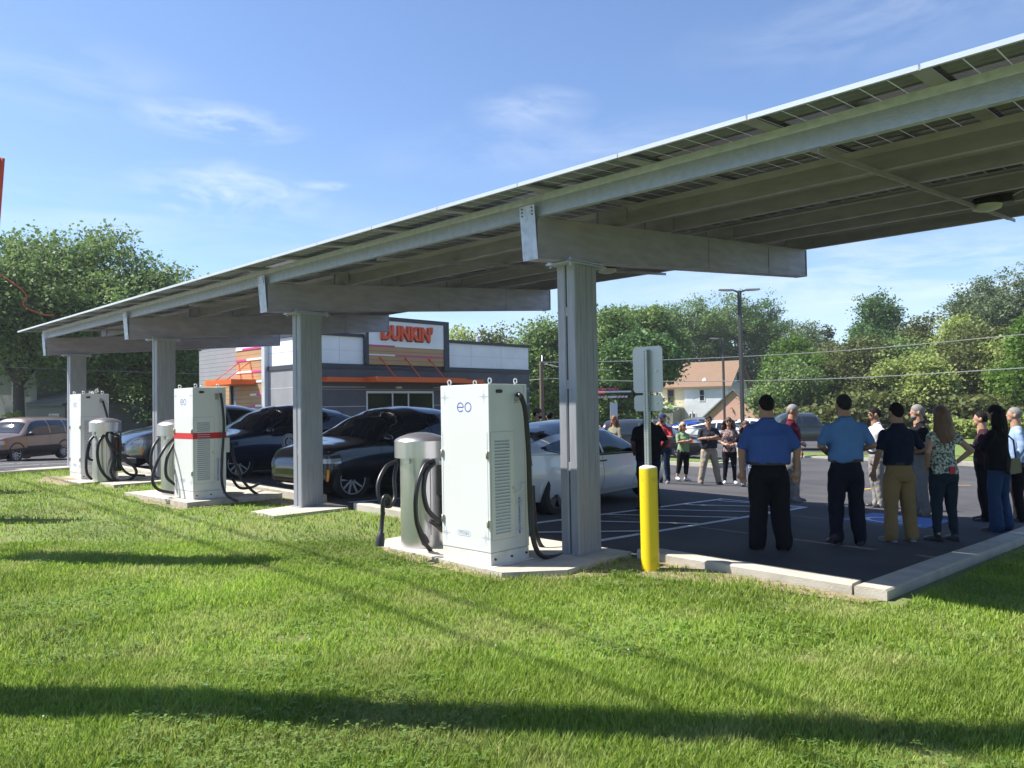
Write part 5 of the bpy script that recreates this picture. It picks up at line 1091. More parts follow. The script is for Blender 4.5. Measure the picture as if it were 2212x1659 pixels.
            b = MB(); b.grid(B.side_panel([(x, .7, .86) for x in (1.92, 2.0, 2.1, 2.18, 2.24)], sg, .006, 3)); b.build('headlight', m_hl, t)
            b = MB(); b.grid(B.side_panel([(x, .7, .86) for x in (1.84, 1.88, 1.915)], sg, .006, 3)); b.build('indicator', m_amber, t)
            b = MB(); b.grid(B.side_panel([(x, .52, .6) for x in [-.9+.13*i for i in range(14)]], sg, .014, 2)); b.build('door_moulding', m_clad, t)
            b = MB(); b.grid(B.side_panel([(x, 1.05, 1.45) for x in (-2.2, -2.16, -2.12)], sg, .006, 5)); b.build('tail_light', m_tail, t)
    # windscreen and rear screen lie on the shell
    xa, xb_, ya, yb2 = ws; P = []
    for i in range(11):
        x = xa+(xb_-xa)*i/10; yw = (yb2+(ya-yb2)*i/10); P.append([(x+.004, yw*j/8, B.top(x, yw*j/8)+.004) for j in range(-8, 9)])
    b = MB(); b.grid(P); b.build('windscreen', m_cglass, t)
    if rw:
        P = []
        for i in range(9):
            x = rw[0]+(rw[1]-rw[0])*i/8; yw = .56+.06*i/8; P.append([(x-.003, yw*j/6, B.top(x, yw*j/6)+.004) for j in range(-6, 7)])
        b = MB(); b.grid(P); b.build('rear_screen', m_cglass, t)
    else:
        b = MB(); b.box((-2.285, -.6, 1.1), (-2.22, .6, 1.5)); b.build('rear_screen', m_cglass, t)
    if roof:
        P = []
        for i in range(13):
            x = xb_-.02+(-1.25-xb_)*i/12; P.append([(x, .6*j/8, B.top(x, .6*j/8)+.005) for j in range(-8, 9)])
        b = MB(); b.grid(P); b.build('glass_roof', m_cglass, t)
    xf = st[-1][0]
    def fpatch(name, z0, z1, yw, m, off=.004, n=10):
        """patch wrapped round the nose: for each (y,z) the foremost shell point"""
        rows = []
        for j in range(n+1):
            y = -yw+2*yw*j/n; row = []
            for k in range(5):
                z = z0+(z1-z0)*k/4; lo_, hi_ = xf-.9, xf
                for _ in range(24):
                    m_ = (lo_+hi_)/2; zb, zs, zt, W = B.at(m_); ok = zb <= z <= zt and B.y(m_, z) >= abs(y)
                    if ok: lo_ = m_
                    else: hi_ = m_
                row.append((lo_+off, y, z))
            rows.append(row)
        b = MB(); b.grid(rows); return b.build(name, m, t)
    if kind == 'suv': fpatch('grille', .46, .66, .4, mat('gloss_black', (.012, .012, .014), .12, spec=.8)); fpatch('lower_intake', .3, .38, .6, m_clad, .01); b = MB(); b.grid([[(2.14-abs(y)**2*.3, y, z) for z in (.31, .285)] for y in [-.7+.1*i for i in range(15)]]); b.build('chin_trim', m_chrome, t)
    elif kind == 'sedan': fpatch('lower_intake', .28, .38, .55, m_clad, .01)
    else: fpatch('grille', .62, .78, .5, m_clad); fpatch('bumper', .4, .58, .74, m_clad, .012); b = MB(); b.box((2.26, -.17, .46), (2.275, .17, .56)); b.build('number_plate', m_plate, t)
    b = MB(); b.box((-2.0, -.7, .16), (2.0, .7, .3)); b.build('underbody', m_clad, t)
    return t
P_navy = paint('black_blue_paint', (.006, .009, .016)); P_blue = paint('navy_paint', (.008, .018, .055)); P_silver = paint('silver_grey_paint', (.27, .29, .32), .6, .3); P_wh = paint('pearl_white_paint', (.8, .81, .83), .1, .3); P_tan = paint('bronze_paint', (.26, .19, .15), .5, .35); P_dk = paint('charcoal_paint', (.025, .028, .032)); P_rb = paint('bright_blue_paint', (.02, .06, .4)); P_green = paint('dark_green_grey_paint', (.035, .045, .045))
G4 = 'sport utility cars nose in at the chargers'
z = lot(9.2, 11.6); k1 = car('parked_car', 'glossy black electric sport utility car parked nose in behind the second column', (7.96+1.46*1.05, 11.83+.83*1.05, z-.0), math.pi, SUV, P_navy, 'suv', group=G4, wr=.365)
k2 = car('parked_car', 'dark navy electric sport utility car with a round white door emblem', (8.21+1.46*1.05, 16.7+.87, lot(9.7, 17.5)), math.pi, SUV, P_blue, 'suv', group=G4, wr=.365)
k3 = car('parked_car', 'silver grey electric sport utility car parked farthest along with only its nose in view', (7.12+2.37*1.05, 20.75+.8, lot(9.6, 21.2)+.02), math.pi, SUV, P_silver, 'suv', group=G4, wr=.365)
# round emblem on the navy car's door
Bm = Body(SUV, .3, 2.6)
def disc(r0, r1, cx, cz, off, n=28): return [[(cx+r*math.cos(2*math.pi*i/n), (Bm.y(cx+r*math.cos(2*math.pi*i/n), cz+r*math.sin(2*math.pi*i/n))+off), cz+r*math.sin(2*math.pi*i/n)) for r in (r0, r1)] for i in range(n+1)]
b = MB(); b.grid(disc(.0, .2, .27, .76, .004)); b.build('door_emblem', mat('emblem_white', (.5, .5, .5), .4), k2); b = MB(); b.grid(disc(.165, .18, .27, .76, .006)); b.grid(disc(.0, .12, .27, .76, .006)); b.build('emblem_ring', mat('emblem_dark', (.05, .06, .08), .4), k2); b = MB(); b.grid(disc(.02, .085, .27, .76, .008, 10)); b.build('emblem_figure', mat('emblem_white'), k2)
ta = math.atan2(.3, 3.05); car('parked_car', 'white electric sedan behind the first column, tail to the lawn', (9.21+1.44*1.05*math.cos(ta), 8.13+1.44*1.05*math.sin(ta)+.85, lot(10.7, 8.8)-.0), ta, SED, P_wh, 'sedan', rimm=m_rimd, style=1, wheels=(-1.44, 1.44), wr=.34, roof=True, tum=.34)
pf, pr = atD(34, 984, 30.5), atD(134, 976, 33.2); v = pf-pr; hd = math.atan2(v.y, v.x); c = (pf+pr)/2; n_ = Vector((-v.y, v.x, 0)).normalized(); n_ = n_ if n_.dot(c-C0) > 0 else -n_
c = c+n_*.85
car('parked_car', 'bronze brown boxy sport utility car crossing the lot at the left', (c.x, c.y, lot(c.x, c.y)), hd, BOX, P_tan, 'box', clad=.5, wheels=(-1.31, 1.31), wr=.335, scale=1.06, tum=.2)
p = atD(-40, 900, 42); car('parked_car', 'dark car with white roof bars behind the bronze car', (p.x, p.y, lot(p.x, p.y)), hd+.15, BOX, P_dk, 'box', wheels=(-1.31, 1.31), wr=.335, tum=.2)
# across the lot
BG = 'cars parked across the far side of the lot'
def bgcar(px, d, hd_, st, pm, kind, label, **k):
    p = atD(px, 900, d); return car('parked_car', label, (p.x, p.y, lot(p.x, p.y)-.0), hd_, st, pm, kind, group=BG, **k)
R0h = -YAW
bgcar(1412, 36, R0h-.42, BOX, P_dk, 'box', 'dark grey boxy off-roader facing right behind the man in the red shirt', wheels=(-1.31, 1.31), wr=.35, clad=.5, tum=.16)
bgcar(1500, 52, R0h-.7, SED, P_rb, 'sedan', 'bright blue car seen between the off-roader and the man with crossed arms', wheels=(-1.44, 1.44), wr=.34)
bgcar(1560, 50, R0h-.5, SED, P_wh, 'sedan', 'white car behind the woman in the patterned blouse', wheels=(-1.44, 1.44), wr=.34)
bgcar(1520, 58, R0h-.4, SUV, P_silver, 'suv', 'silver car in the row in front of the white house')
bgcar(1625, 54, R0h-.3, SED, P_wh, 'sedan', 'white car in front of the pink garage', wheels=(-1.44, 1.44), wr=.34)
bgcar(1290, 47, R0h+.4, SED, P_silver, 'sedan', 'grey car left of the first column behind the white sedan', wheels=(-1.44, 1.44), wr=.34)
bgcar(1190, 24, R0h+.2, SED, P_wh, 'sedan', 'white car roof showing beyond the nearer white sedan', wheels=(-1.44, 1.44), wr=.34)
# pickup truck, tail towards the right
p = atD(1722, 905, 41); tk = thing('pickup_truck', 'dark pickup truck with a red tail light behind the men in blue', 'pickup truck', (p.x, p.y, lot(p.x, p.y)), math.pi+R0h-.12); tk.scale = (1.05,)*3
Bk = Body([(-2.95, .6, 1.0, 1.05, .9), (-2.85, .5, 1.2, 1.24, .96), (-1.3, .45, 1.2, 1.24, .97), (-1.0, .45, 1.15, 1.28, .97), (-.85, .45, 1.15, 1.7, .97), (-.6, .45, 1.15, 1.86, .97), (.6, .45, 1.13, 1.87, .97), (.9, .45, 1.12, 1.75, .97), (1.3, .45, 1.1, 1.38, .97), (1.5, .45, 1.09, 1.2, .97), (2.5, .46, 1.02, 1.12, .94), (2.75, .5, .85, .98, .85)], .2, 3.4); Bk.wz = .4
Bk.shell('body', [P_green, m_clad], tk, (-1.9, 1.85), .47)
for wx in (-1.9, 1.85):
    for sg in (-1, 1): wheel(tk, wx, sg*.85, .4, .4, .25, m_rim, 6)
for sg in (-1, 1):
    b = MB(); b.box((-2.98, sg*.8, .82), (-2.8, sg*.955, 1.2)); b.build('tail_light', m_tail, tk)
    for (a, c) in ((-.75, -.05), (.02, 1.15)):
        b = MB(); b.grid(Bk.side_panel(curvewin([(-1, 1.2), (1.2, 1.17)], [(-.75, 1.66), (.6, 1.7), (.85, 1.55), (1.2, 1.2)], a, c), sg, .004)); b.build('side_window', m_cglass, tk)
b = MB(); b.box((-3.1, -.95, .48), (-2.96, .95, .66)); b.build('rear_bumper', m_clad, tk)
b = MB(); b.box((-2.965, -.78, .7), (-2.94, .78, 1.22)); tg_ = b.build('tailgate', P_green, tk); b = MB(); b.lathe([(.1, -2.985), (.1, -2.966)], (0, 0, 1.0), 16, 0); b.build('badge', m_chrome, tg_)
# ------------------------------------------------------------------ people
def skinmat(name, c): return mat(name, c, .55, noise_amt=.12, nscale=6, spec=.35)
S_l = skinmat('fair_skin', (.52, .3, .21)); S_m = skinmat('tan_skin', (.42, .235, .155)); S_d = skinmat('dark_skin', (.12, .065, .045))
def cloth(name, c=(.1,.1,.1), c2=None, ns=3., th=(.35, .65), det=5.): return mat(name, c, .88, col2=c2 or tuple(x*.82 for x in c), nscale=ns, bump=.9, bscale=11, spec=.15, thr=th, detail=det)
def capsule(b, p0, r0, p1, r1, sx=1., n=14):
    """closed tapered limb with round ends; sx flattens along y"""
    p0, p1 = Vector(p0), Vector(p1); d = (p1-p0); l = d.length; d = d/l; u = d.orthogonal().normalized(); w_ = d.cross(u); rows = []
    st = [(-math.cos(R_(a))*r0, math.sin(R_(a))*r0) for a in (4, 30, 60, 90)]+[(l*.33, r0+(r1-r0)*.33), (l*.66, r0+(r1-r0)*.66)]+[(l+math.cos(R_(a))*r1, math.sin(R_(a))*r1) for a in (90, 60, 30, 4)]
    for h, r in st: rows.append([tuple(p0+d*h+(u*math.cos(2*math.pi*k/n)+w_*math.sin(2*math.pi*k/n))*r) for k in range(n)])
    b.grid(rows, 0, True, closeu=True); base = len(b.v)-n*len(rows); b.f.append(tuple(base+k for k in range(n))[::-1]); b.mi.append(0); b.sm.append(True); e = base+(len(rows)-1)*n; b.f.append(tuple(e+k for k in range(n))); b.mi.append(0); b.sm.append(True)
def rings(b, R, n=20, p=2.3):
    """R rows: z, cx, cy, rx, ry"""
    rows = []
    for z, cx_, cy_, rx, ry in R:
        row = []
        for k in range(n):
            a = 2*math.pi*k/n; c, s = math.cos(a), math.sin(a); row.append((cx_+rx*abs(c)**(2/p)*(1 if c > 0 else -1), cy_+ry*abs(s)**(2/p)*(1 if s > 0 else -1), z))
        rows.append(row)
    b.grid(rows, 0, True, closeu=True); base = len(b.v)-n*len(rows); b.f.append(tuple(base+k for k in range(n))[::-1]); b.mi.append(0); b.sm.append(True); e = base+(len(rows)-1)*n; b.f.append(tuple(e+k for k in range(n))); b.mi.append(0); b.sm.append(True)
ARMS = {  # elbow, wrist, finger direction (x outward, y forward)
 'down': ((.285, -.03, 1.17), (.30, .07, .93), (-.05, .25, -1)), 'downback': ((.29, -.06, 1.17), (.29, -.03, .93), (-.1, .1, -1)), 'front': ((.30, -.05, 1.19), (.14, .2, 1.08), (-1, .5, -.3)), 'hip': ((.355, -.13, 1.2), (.22, .02, 1.03), (-.6, .6, -.5)), 'crossed': ((.27, .07, 1.19), (-.04, .25, 1.21), (-1, .05, .1)), 'chin': ((.2, .17, 1.2), (.05, .2, 1.46), (-.2, -.2, 1)), 'pocket': ((.31, -.08, 1.18), (.23, .03, .97), (-.1, .4, -1)), 'phone': ((.25, .02, 1.17), (.12, .27, 1.2), (-.3, .6, .6))}
def wrinkle(me, amp, f, seed, zdrop=None):
    n = len(me.vertices); co = np.empty(n*3); me.vertices.foreach_get('co', co); co = co.reshape(-1, 3); no = np.empty(n*3); me.vertices.foreach_get('normal', no); no = no.reshape(-1, 3)
    a = np.array([noise.noise(Vector((c[0]*f, c[1]*f, c[2]*f*.55+seed*7.1)))+.5*noise.noise(Vector((c[0]*f*2.3+9, c[1]*f*2.3, c[2]*f*1.6+seed))) for c in co])
    co += no*(a*amp)[:, None]; me.vertices.foreach_set('co', co.ravel()); me.update()
def person(label, pos, face, h=1.8, fem=False, g=1., belly=0., skin=S_l, shirt=None, legs=None, shoes=None, hair=None, hairst='short', arms=('down', 'down'), stance=.11, feet=None, sleeve='short', lean=0., headturn=0., shirtlen=.93, belt=None, extras=(), vox=.011, glasses=None, cap=None, beard=None, tuck=False, untucked=.0, legw=1., heel=0.):
    t = thing('person', label, 'person', pos, face-math.pi/2, 'people gathered on the lot'); s = h/1.8; t.scale = (s, s, s)
    sh = .185 if fem else .205; hipw = .165 if fem else .155; wg = g
    feet = feet or ((-stance, 0, 0), (stance, 0, 0)); sd = int(abs(pos[0]*100)) % 97
    def LN(p): return (p[0], p[1]+lean*max(0, p[2]-.95), p[2])
    # --- body
    b = MB(); hb = (0, .02+lean*.75, 1.68); ht = math.radians(headturn)
    def HT(x, y, z): return (hb[0]+x*math.cos(ht)-y*math.sin(ht), hb[1]+x*math.sin(ht)+y*math.cos(ht), hb[2]+z)
    nk = .054 if fem else .069*(.75+.25*g)
    b.sphere(HT(0, -.005, .008), (.082, .097, .106), 18, 12); b.sphere(HT(0, .03, -.055), (.058, .062, .062), 14, 10); b.sphere(HT(0, .092, -.018), (.014, .02, .024), 8, 6)
    for q in (-1, 1): b.sphere(HT(q*.087, -.005, -.012), (.015, .02, .036), 8, 6)
    b.sphere(HT(0, .083, -.062), (.026, .012, .012), 8, 6)
    capsule(b, LN((0, -.01, 1.42)), nk*1.15, (hb[0], hb[1]-.015, 1.6), nk)
    tw = .5*sh
    rings(b, [(.9, 0, 0, hipw*.75, .09), (1.1, 0, lean*.15, .11, .075), (1.3, 0, lean*.35, .14, .09), (1.42, 0, lean*.47, .13, .07)], 16)
    for i, q in enumerate((-1, 1)):
        el, wr_, fd = ARMS[arms[i]]; el = list(el); wr_ = list(wr_); k = 1+.22*(g-1)+(-.05 if fem else 0)
        el[0] = (el[0]+.06*(g-1))*(.93 if fem else 1); S_ = Vector(LN((q*(sh-.015+.03*(g-1)), -.01, 1.4))); E_ = Vector(LN((q*el[0], el[1], el[2]))); W_ = Vector(LN((q*(wr_[0]+.05*(g-1)*(1 if wr_[0] > .15 else 0)), wr_[1]+(belly*.08 if wr_[1] > .15 else 0), wr_[2]+(.03*i if arms[i] == 'crossed' else 0))))
        capsule(b, S_, .05*k, E_, .041*k); capsule(b, E_, .042*k, W_, .027*k)
        F = Vector((q*fd[0], fd[1], fd[2])).normalized(); pm_ = W_+F*.05; sd_ = F.cross(Vector((0, 1, 0)) if abs(F.y) < .8 else Vector((1, 0, 0))).normalized(); nn = F.cross(sd_).normalized()
        if arms[i] != 'pocket':
            capsule(b, W_+F*.01, .027, W_+F*.07, .034, n=10); capsule(b, W_+F*.035+sd_*.012, .024, W_+F*.075+sd_*.018, .022, n=8); capsule(b, W_+F*.035-sd_*.012, .024, W_+F*.075-sd_*.018, .022, n=8)
            curl = nn*(.022 if arms[i] in ('down', 'downback') else .03)
            for fi, (o_, ln) in enumerate(((-.03, .06), (-.011, .075), (.01, .07), (.029, .055))):
                a_ = W_+F*.085+sd_*o_; m_ = a_+F*ln*.55+curl*.3+sd_*o_*.12; e_ = m_+F*ln*.4+curl; capsule(b, a_, .0105, m_, .0095, n=7); capsule(b, m_, .0095, e_, .008, n=7)
            th_ = W_+F*.035-sd_*.03; m_ = th_-sd_*.028+F*.028+curl*.2; capsule(b, th_, .013, m_, .0115, n=7); capsule(b, m_, .0115, m_+F*.03+curl*.3, .009, n=7)
        if i == 0: Wl = (W_, E_)
        else: Wr = (W_, E_)
    for i, q in enumerate((-1, 1)):
        f = feet[i]; H_ = Vector((q*.09, 0, .9)); K_ = Vector((q*.09+(f[0]-q*.09)*.5, f[1]*.5+.02, .5)); A_ = Vector((f[0], f[1]-.02, .1+f[2])); capsule(b, H_, .08, K_, .055); capsule(b, K_, .055, A_, .038)
    body = mesh_obj('body', remesh(b, 'body', vox*.75, skin, 3), t)
    # face: eyes, brows, mouth
    b = MB()
    for q in (-1, 1): b.sphere(HT(q*.03, .082, .008), (.011, .008, .006), 8, 6)
    b.build('eyes', mat('eye_white', (.55, .5, .47), .3), body); b = MB()
    for q in (-1, 1): b.sphere(HT(q*.03, .0885, .008), (.005, .004, .005), 8, 6)
    b.build('pupils', mat('pupil_dark', (.03, .02, .015), .3), body)
    b = MB(); b.sphere(HT(0, .092, -.062), (.024, .006, .006), 10, 6); b.build('mouth', mat('lips', (.35, .13, .11), .5), body)
    if glasses:
        b = MB()
        for q in (-1, 1): b.sphere(HT(q*.034, .088, .008), (.03, .012, .019), 12, 8); b.tube([HT(q*.062, .085, .01), HT(q*.082, .0, .012)], .004, 5)
        b.box(tuple(HT(-.012, .09, .01)), tuple(HT(.012, .096, .016))); b.build('sunglasses', mat('sunglass_lens', (.008, .008, .01), .08, spec=.8), t)
    # --- trousers
    if legs:
        b = MB(); hg = 1+.35*(g-1)
        rings(b, [(.78, 0, -.01, hipw*.98*hg, .115*hg), (.86, 0, -.015, hipw*1.14*hg, .135*hg), (.94, 0, -.005, hipw*1.1*hg, .13*hg), (1.0, 0, 0+belly*.02, hipw*(1.02 if not fem else .94)*hg, .118*hg), (1.035, 0, belly*.03, hipw*(1.0 if not fem else .9)*hg, .115*hg)], 22)
        for i, q in enumerate((-1, 1)):
            f = feet[i]; H_ = Vector((q*.092*hg, -.005, .84)); K_ = Vector((q*.092+(f[0]-q*.092)*.5, f[1]*.5+.015, .5)); A_ = Vector((f[0], f[1]-.02, .1+f[2])); bot = {'slim': (.107, .068, .046), 'straight': (.108, .082, .066), 'loose': (.113, .09, .08), 'flare': (.108, .072, .088), 'crop': (.105, .08, .07)}[legs[1]]
            A2 = Vector((A_.x, A_.y, A_.z-.02)) if legs[1] != 'crop' else K_+(A_-K_)*.62
            capsule(b, H_, bot[0]*hg, K_, bot[1]*(1+.5*(hg-1))*legw); capsule(b, K_, bot[1]*(1+.5*(hg-1))*legw, A2, bot[2]*legw)
            if legs[1] in ('straight', 'loose', 'flare'): capsule(b, A2+Vector((0, .02, 0)), bot[2]*.9*legw, A2+Vector((0, .03, -.03)), bot[2]*.92*legw)
        me = remesh(b, 'trousers', vox, legs[0], 5); wrinkle(me, .016, 8, sd); mesh_obj('trousers', me, t)
    # --- shoes
    sm = shoes or mat('black_shoe', (.02, .02, .022), .4); b = MB(); so = MB()
    for i, q in enumerate((-1, 1)):
        f = feet[i]; z_ = f[2]+.0; toe = q*.25
        def Q(x, y, z): return (f[0]+x*math.cos(toe)+y*math.sin(toe), f[1]-x*math.sin(toe)+y*math.cos(toe), z_+z)
        rows = []
        for (yy, w_, hh) in ((-.085, .02, .05), (-.075, .034, .085), (-.03, .04, .09), (.03, .042, .078), (.08, .047, .058), (.13, .044, .045), (.165, .03, .034), (.178, .012, .026)):
            rows.append([Q(w_*math.cos(R_(a)), yy, .012+hh*max(0, math.sin(R_(a)))**.7) for a in range(0, 181, 20)]+[Q(-w_, yy, .012), Q(w_, yy, .012)])
        b.grid(rows, 0, True, closeu=True); k = len(rows[0]); base = len(b.v)-k*len(rows); b.f.append(tuple(base+j for j in range(k))[::-1]); b.mi.append(0); b.sm.append(True); e = base+(len(rows)-1)*k; b.f.append(tuple(e+j for j in range(k))); b.mi.append(0); b.sm.append(True)
        pl = [(-.03, -.09), (.03, -.09), (.042, 0), (.05, .09), (.035, .165), (0, .185), (-.035, .165), (-.05, .09), (-.042, 0)]
        n_ = len(pl); so.add([Q(x, y, 0) for x, y in pl]+[Q(x, y, .018) for x, y in pl], [tuple(range(n_))[::-1], tuple(range(n_, 2*n_))]+[(j, (j+1) % n_, (j+1) % n_+n_, j+n_) for j in range(n_)])
        if heel: so.add([Q(x, y, z) for z in (-.0, .06) for x, y in ((-.025, -.09), (.025, -.09), (.02, -.045), (-.02, -.045))], [(0, 3, 2, 1), (4, 5, 6, 7), (0, 1, 5, 4), (1, 2, 6, 5), (2, 3, 7, 6), (3, 0, 4, 7)])
    shoe = b.build('shoes', sm, t); so.build('soles', mat('shoe_sole', (.35, .34, .32), .7) if extras and 'palesole' in extras else mat('dark_sole', (.03, .03, .03), .7), shoe)
    # --- shirt
    if shirt:
        b = MB(); zb = shirtlen; bl = belly
        if fem: R2 = [(zb, 0, -.005, .178*wg, .135*wg), (1.0, 0, 0, .168*wg, .13*wg), (1.1, 0, lean*.15, .142*wg+.012, .108*wg+.01), (1.2, 0, .012+lean*.25, .152*wg, .118*wg), (1.29, 0, .022+lean*.34, .165*wg, .128*wg), (1.37, 0, .0+lean*.42, .17, .105), (1.44, 0, -.01+lean*.49, .145, .08), (1.485, 0, -.015+lean*.53, .075, .06)]
        else: R2 = [(zb, 0, bl*.05, (.170)*wg, .13*wg+bl*.05), (1.02, 0, bl*.06, .174*wg+bl*.015, .135*wg+bl*.07), (1.12, 0, bl*.06+lean*.17, .176*wg+bl*.015, .132*wg+bl*.06), (1.24, 0, .0+bl*.02+lean*.29, .188*wg, .128*wg), (1.33, 0, -.005+lean*.38, .2*wg**.7, .122*wg), (1.39, 0, -.01+lean*.44, .188*wg**.5, .104), (1.43, 0, -.015+lean*.48, .158*wg**.4, .09), (1.465, 0, -.015+lean*.51, .12*wg**.4, .08), (1.495, 0, -.013+lean*.54, .088*wg**.4, .072), (1.515, 0, -.012+lean*.56, .074*wg**.4, .068)]
        rings(b, R2, 26)
        for q in (-1, 1): capsule(b, LN((q*.045, -.015, 1.465)), .046, LN((q*(sh-.03+.03*(g-1)), -.01, 1.4)), .06*(.85 if fem else 1)*(.9+.2*(g-1)))
        for i, q in enumerate((-1, 1)):
            el, wr_, fd = ARMS[arms[i]]; W_, E_ = (Wl, Wr)[i]; S_ = Vector(LN((q*(sh-.012+.03*(g-1)), -.01, 1.39))); k = .93+.32*(g-1)-(.06 if fem else 0)
            if sleeve == 'short': M_ = S_+(E_-S_)*.72; capsule(b, S_, .073*k, M_, .062*k); capsule(b, M_, .062*k, M_+(E_-S_)*.06, .064*k)
            elif sleeve == 'cap': M_ = S_+(E_-S_)*.3; capsule(b, S_, .066*k, M_, .062*k)
            elif sleeve == 'long': capsule(b, S_, .073*k, E_, .055*k); capsule(b, E_, .055*k, W_, .04*k)
            elif sleeve == 'three': capsule(b, S_, .072*k, E_, .056*k); M_ = E_+(W_-E_)*.45; capsule(b, E_, .056*k, M_, .055*k)
        me = remesh(b, 'shirt', vox, shirt, 9); wrinkle(me, .017, 7, sd+3); so_ = mesh_obj('shirt', me, t)
        if 'collar' in extras:
            b = MB(); cc = lean*.55; rows = []
            for k in range(25):
                a = 2*math.pi*k/24; rr = .071 if not fem else .06; rows.append([((rr+.001)*math.cos(a), -.012+cc+(rr-.005)*math.sin(a), 1.515+.0*math.sin(a)), ((rr+.004)*math.cos(a), -.012+cc+(rr)*math.sin(a), 1.54-.018*max(0, math.sin(a))), ((rr+.018)*math.cos(a), -.012+cc+(rr+.014)*math.sin(a), 1.5-.02*max(0, math.sin(a)))])
            b.grid(rows); o = b.build('collar', shirt, so_, fixn=False); md = o.modifiers.new('t', 'SOLIDIFY'); md.thickness = .005
    if belt:
        b = MB(); hg = 1+.35*(g-1); rings(b, [(.995, 0, belly*.04, .172*wg+belly*.01, .132*wg+belly*.05), (1.03, 0, belly*.05, .1735*wg+belly*.012, .133*wg+belly*.055)], 26); b.build('belt', belt, t)
    # --- hair
    if hair:
        b = MB()
        if hairst in ('short', 'long', 'bald', 'curly', 'bob'):
            rows = []; top_ = .121 if hairst != 'bald' else .114
            for i in range(13):
                ph = math.pi*i/16     # 0 at crown, down the sides
                row = []
                for k in range(24):
                    a = 2*math.pi*k/24; front = max(0, math.sin(a)); lim = (1-.5*front**1.2)*(1-.24*abs(math.cos(a))**3) if hairst != 'bald' else 1-.62*front**.6; lim *= (1+.12*max(0, -math.sin(a))**2) if hairst != 'bald' else 1; p_ = ph*lim*(1.0 if hairst in ('short', 'bald') else 1.05)
                    r_ = 1.065-.125*(i/12)**4+.02*noise.noise(Vector((math.cos(a)*4, math.sin(a)*4, i*.5+sd)))+(.09 if hairst == 'curly' else 0)
                    row.append(HT(.087*r_*math.sin(p_)*math.cos(a), -.008+.106*r_*math.sin(p_)*math.sin(a), .01+top_*math.cos(p_)*r_*.93))
                rows.append(row)
            b.grid(rows, 0, True, closeu=True)
            hm = b.build('hair', hair, t, fixn=True)
        if hairst in ('long', 'curly', 'bob'):
            b = MB(); ln = {'long': .42, 'curly': .3, 'bob': .2}[hairst]; wd = {'long': .105, 'curly': .125, 'bob': .1}[hairst]
            rg = random.Random(sd)
            for k in range(46):
                a = math.pi+rg.uniform(-.15, 1.15)*math.pi if False else rg.uniform(1.0, 2.0)*math.pi+rg.uniform(-.15, .15)
                x0, y0 = .082*math.cos(a), -.008+.1*math.sin(a); st_ = .06*rg.uniform(-.2, 1); L_ = ln*rg.uniform(.75, 1.05); pts = []
                for j in range(7):
                    u = j/6; sp_ = 1+(.45 if hairst != 'bob' else .2)*math.sin(u*2.2); wv = .012*(1+2*(hairst == 'curly'))*math.sin(u*9+k)
                    pts.append(HT(x0*sp_*(wd/.1)+wv, min(.05, y0*(1+.15*u)-.02*u+wv*.6), st_-L_*u))
                b.tube(pts, [.022, .026, .027, .026, .024, .018, .008], 7)
            me = remesh(b, 'hair', .012, hair, 2); wrinkle(me, .008, 26, sd); mesh_obj('hair_length', me, hm)
    if cap:
        b = MB(); rows = []
        for i in range(9):
            ph = math.pi*.5*i/8*1.02; rows.append([HT(.09*math.sin(ph)*math.cos(a), -.008+.11*math.sin(ph)*math.sin(a), .035+.1*math.cos(ph)) for a in [2*math.pi*k/24 for k in range(24)]])
        b.grid(rows, 0, True, closeu=True)
        cp_ = b.build('cap', cap, t)
        if 'beanie' not in extras:
            b = MB(); rows = []
            for k in range(13):
                a = math.pi*(.2+.6*k/12); rows.append([HT(.088*math.cos(a), -.008+.108*math.sin(a), .045), HT(.095*math.cos(a), .03+.165*math.sin(a), .03-.01*math.cos(a)**2)])
            b.grid(rows); o = b.build('visor', cap, cp_); md = o.modifiers.new('t', 'SOLIDIFY'); md.thickness = .006
    if beard:
        b = MB(); b.sphere(HT(0, .035, -.075), (.06, .062, .05), 14, 8); b.build('beard', beard, t)
    t['lw'] = 0; del t['lw']
    return t, HT
def H(x, y): return (x, y, lot(x, y))
def towards(pos, tx, ty): return math.atan2(ty-pos[1], tx-pos[0])
c_royal = cloth('royal_blue_polo', (.06, .12, .36)); c_sky = cloth('sky_blue_polo', (.12, .26, .52)); c_navy = cloth('navy_polo', (.012, .02, .045)); c_black = cloth('black_cloth', (.012, .012, .016)); c_dknavy = cloth('dark_navy_trousers', (.012, .015, .028)); c_khaki = cloth('khaki_chinos', (.3, .2, .09)); c_stone = cloth('stone_trousers', (.36, .3, .24)); c_grey = cloth('grey_trousers', (.3, .29, .28)); c_white = cloth('white_shirt', (.75, .75, .78)); c_maroon = cloth('maroon_shirt', (.12, .015, .03)); c_red = cloth('faded_red_polo', (.5, .06, .07)); c_jean = cloth('blue_denim', (.03, .065, .15)); c_djean = cloth('dark_denim', (.018, .03, .06)); c_olive = cloth('olive_tee', (.22, .22, .16)); c_green = cloth('sage_blouse', (.26, .38, .2)); c_slate = cloth('slate_trousers', (.02, .035, .05)); c_plum = cloth('dark_plum_shirt', (.045, .02, .03)); c_lb = cloth('pale_blue_shirt', (.3, .42, .65)); c_mint = cloth('mint_shirt', (.3, .5, .42))
c_flor = cloth('floral_blouse', (.62, .66, .52), (.08, .1, .12), 34, (.42, .58), 6); c_patt = cloth('brown_pattern_blouse', (.42, .3, .27), (.06, .035, .04), 30, (.44, .56), 3); c_char = cloth('charcoal_polo', (.035, .038, .05))
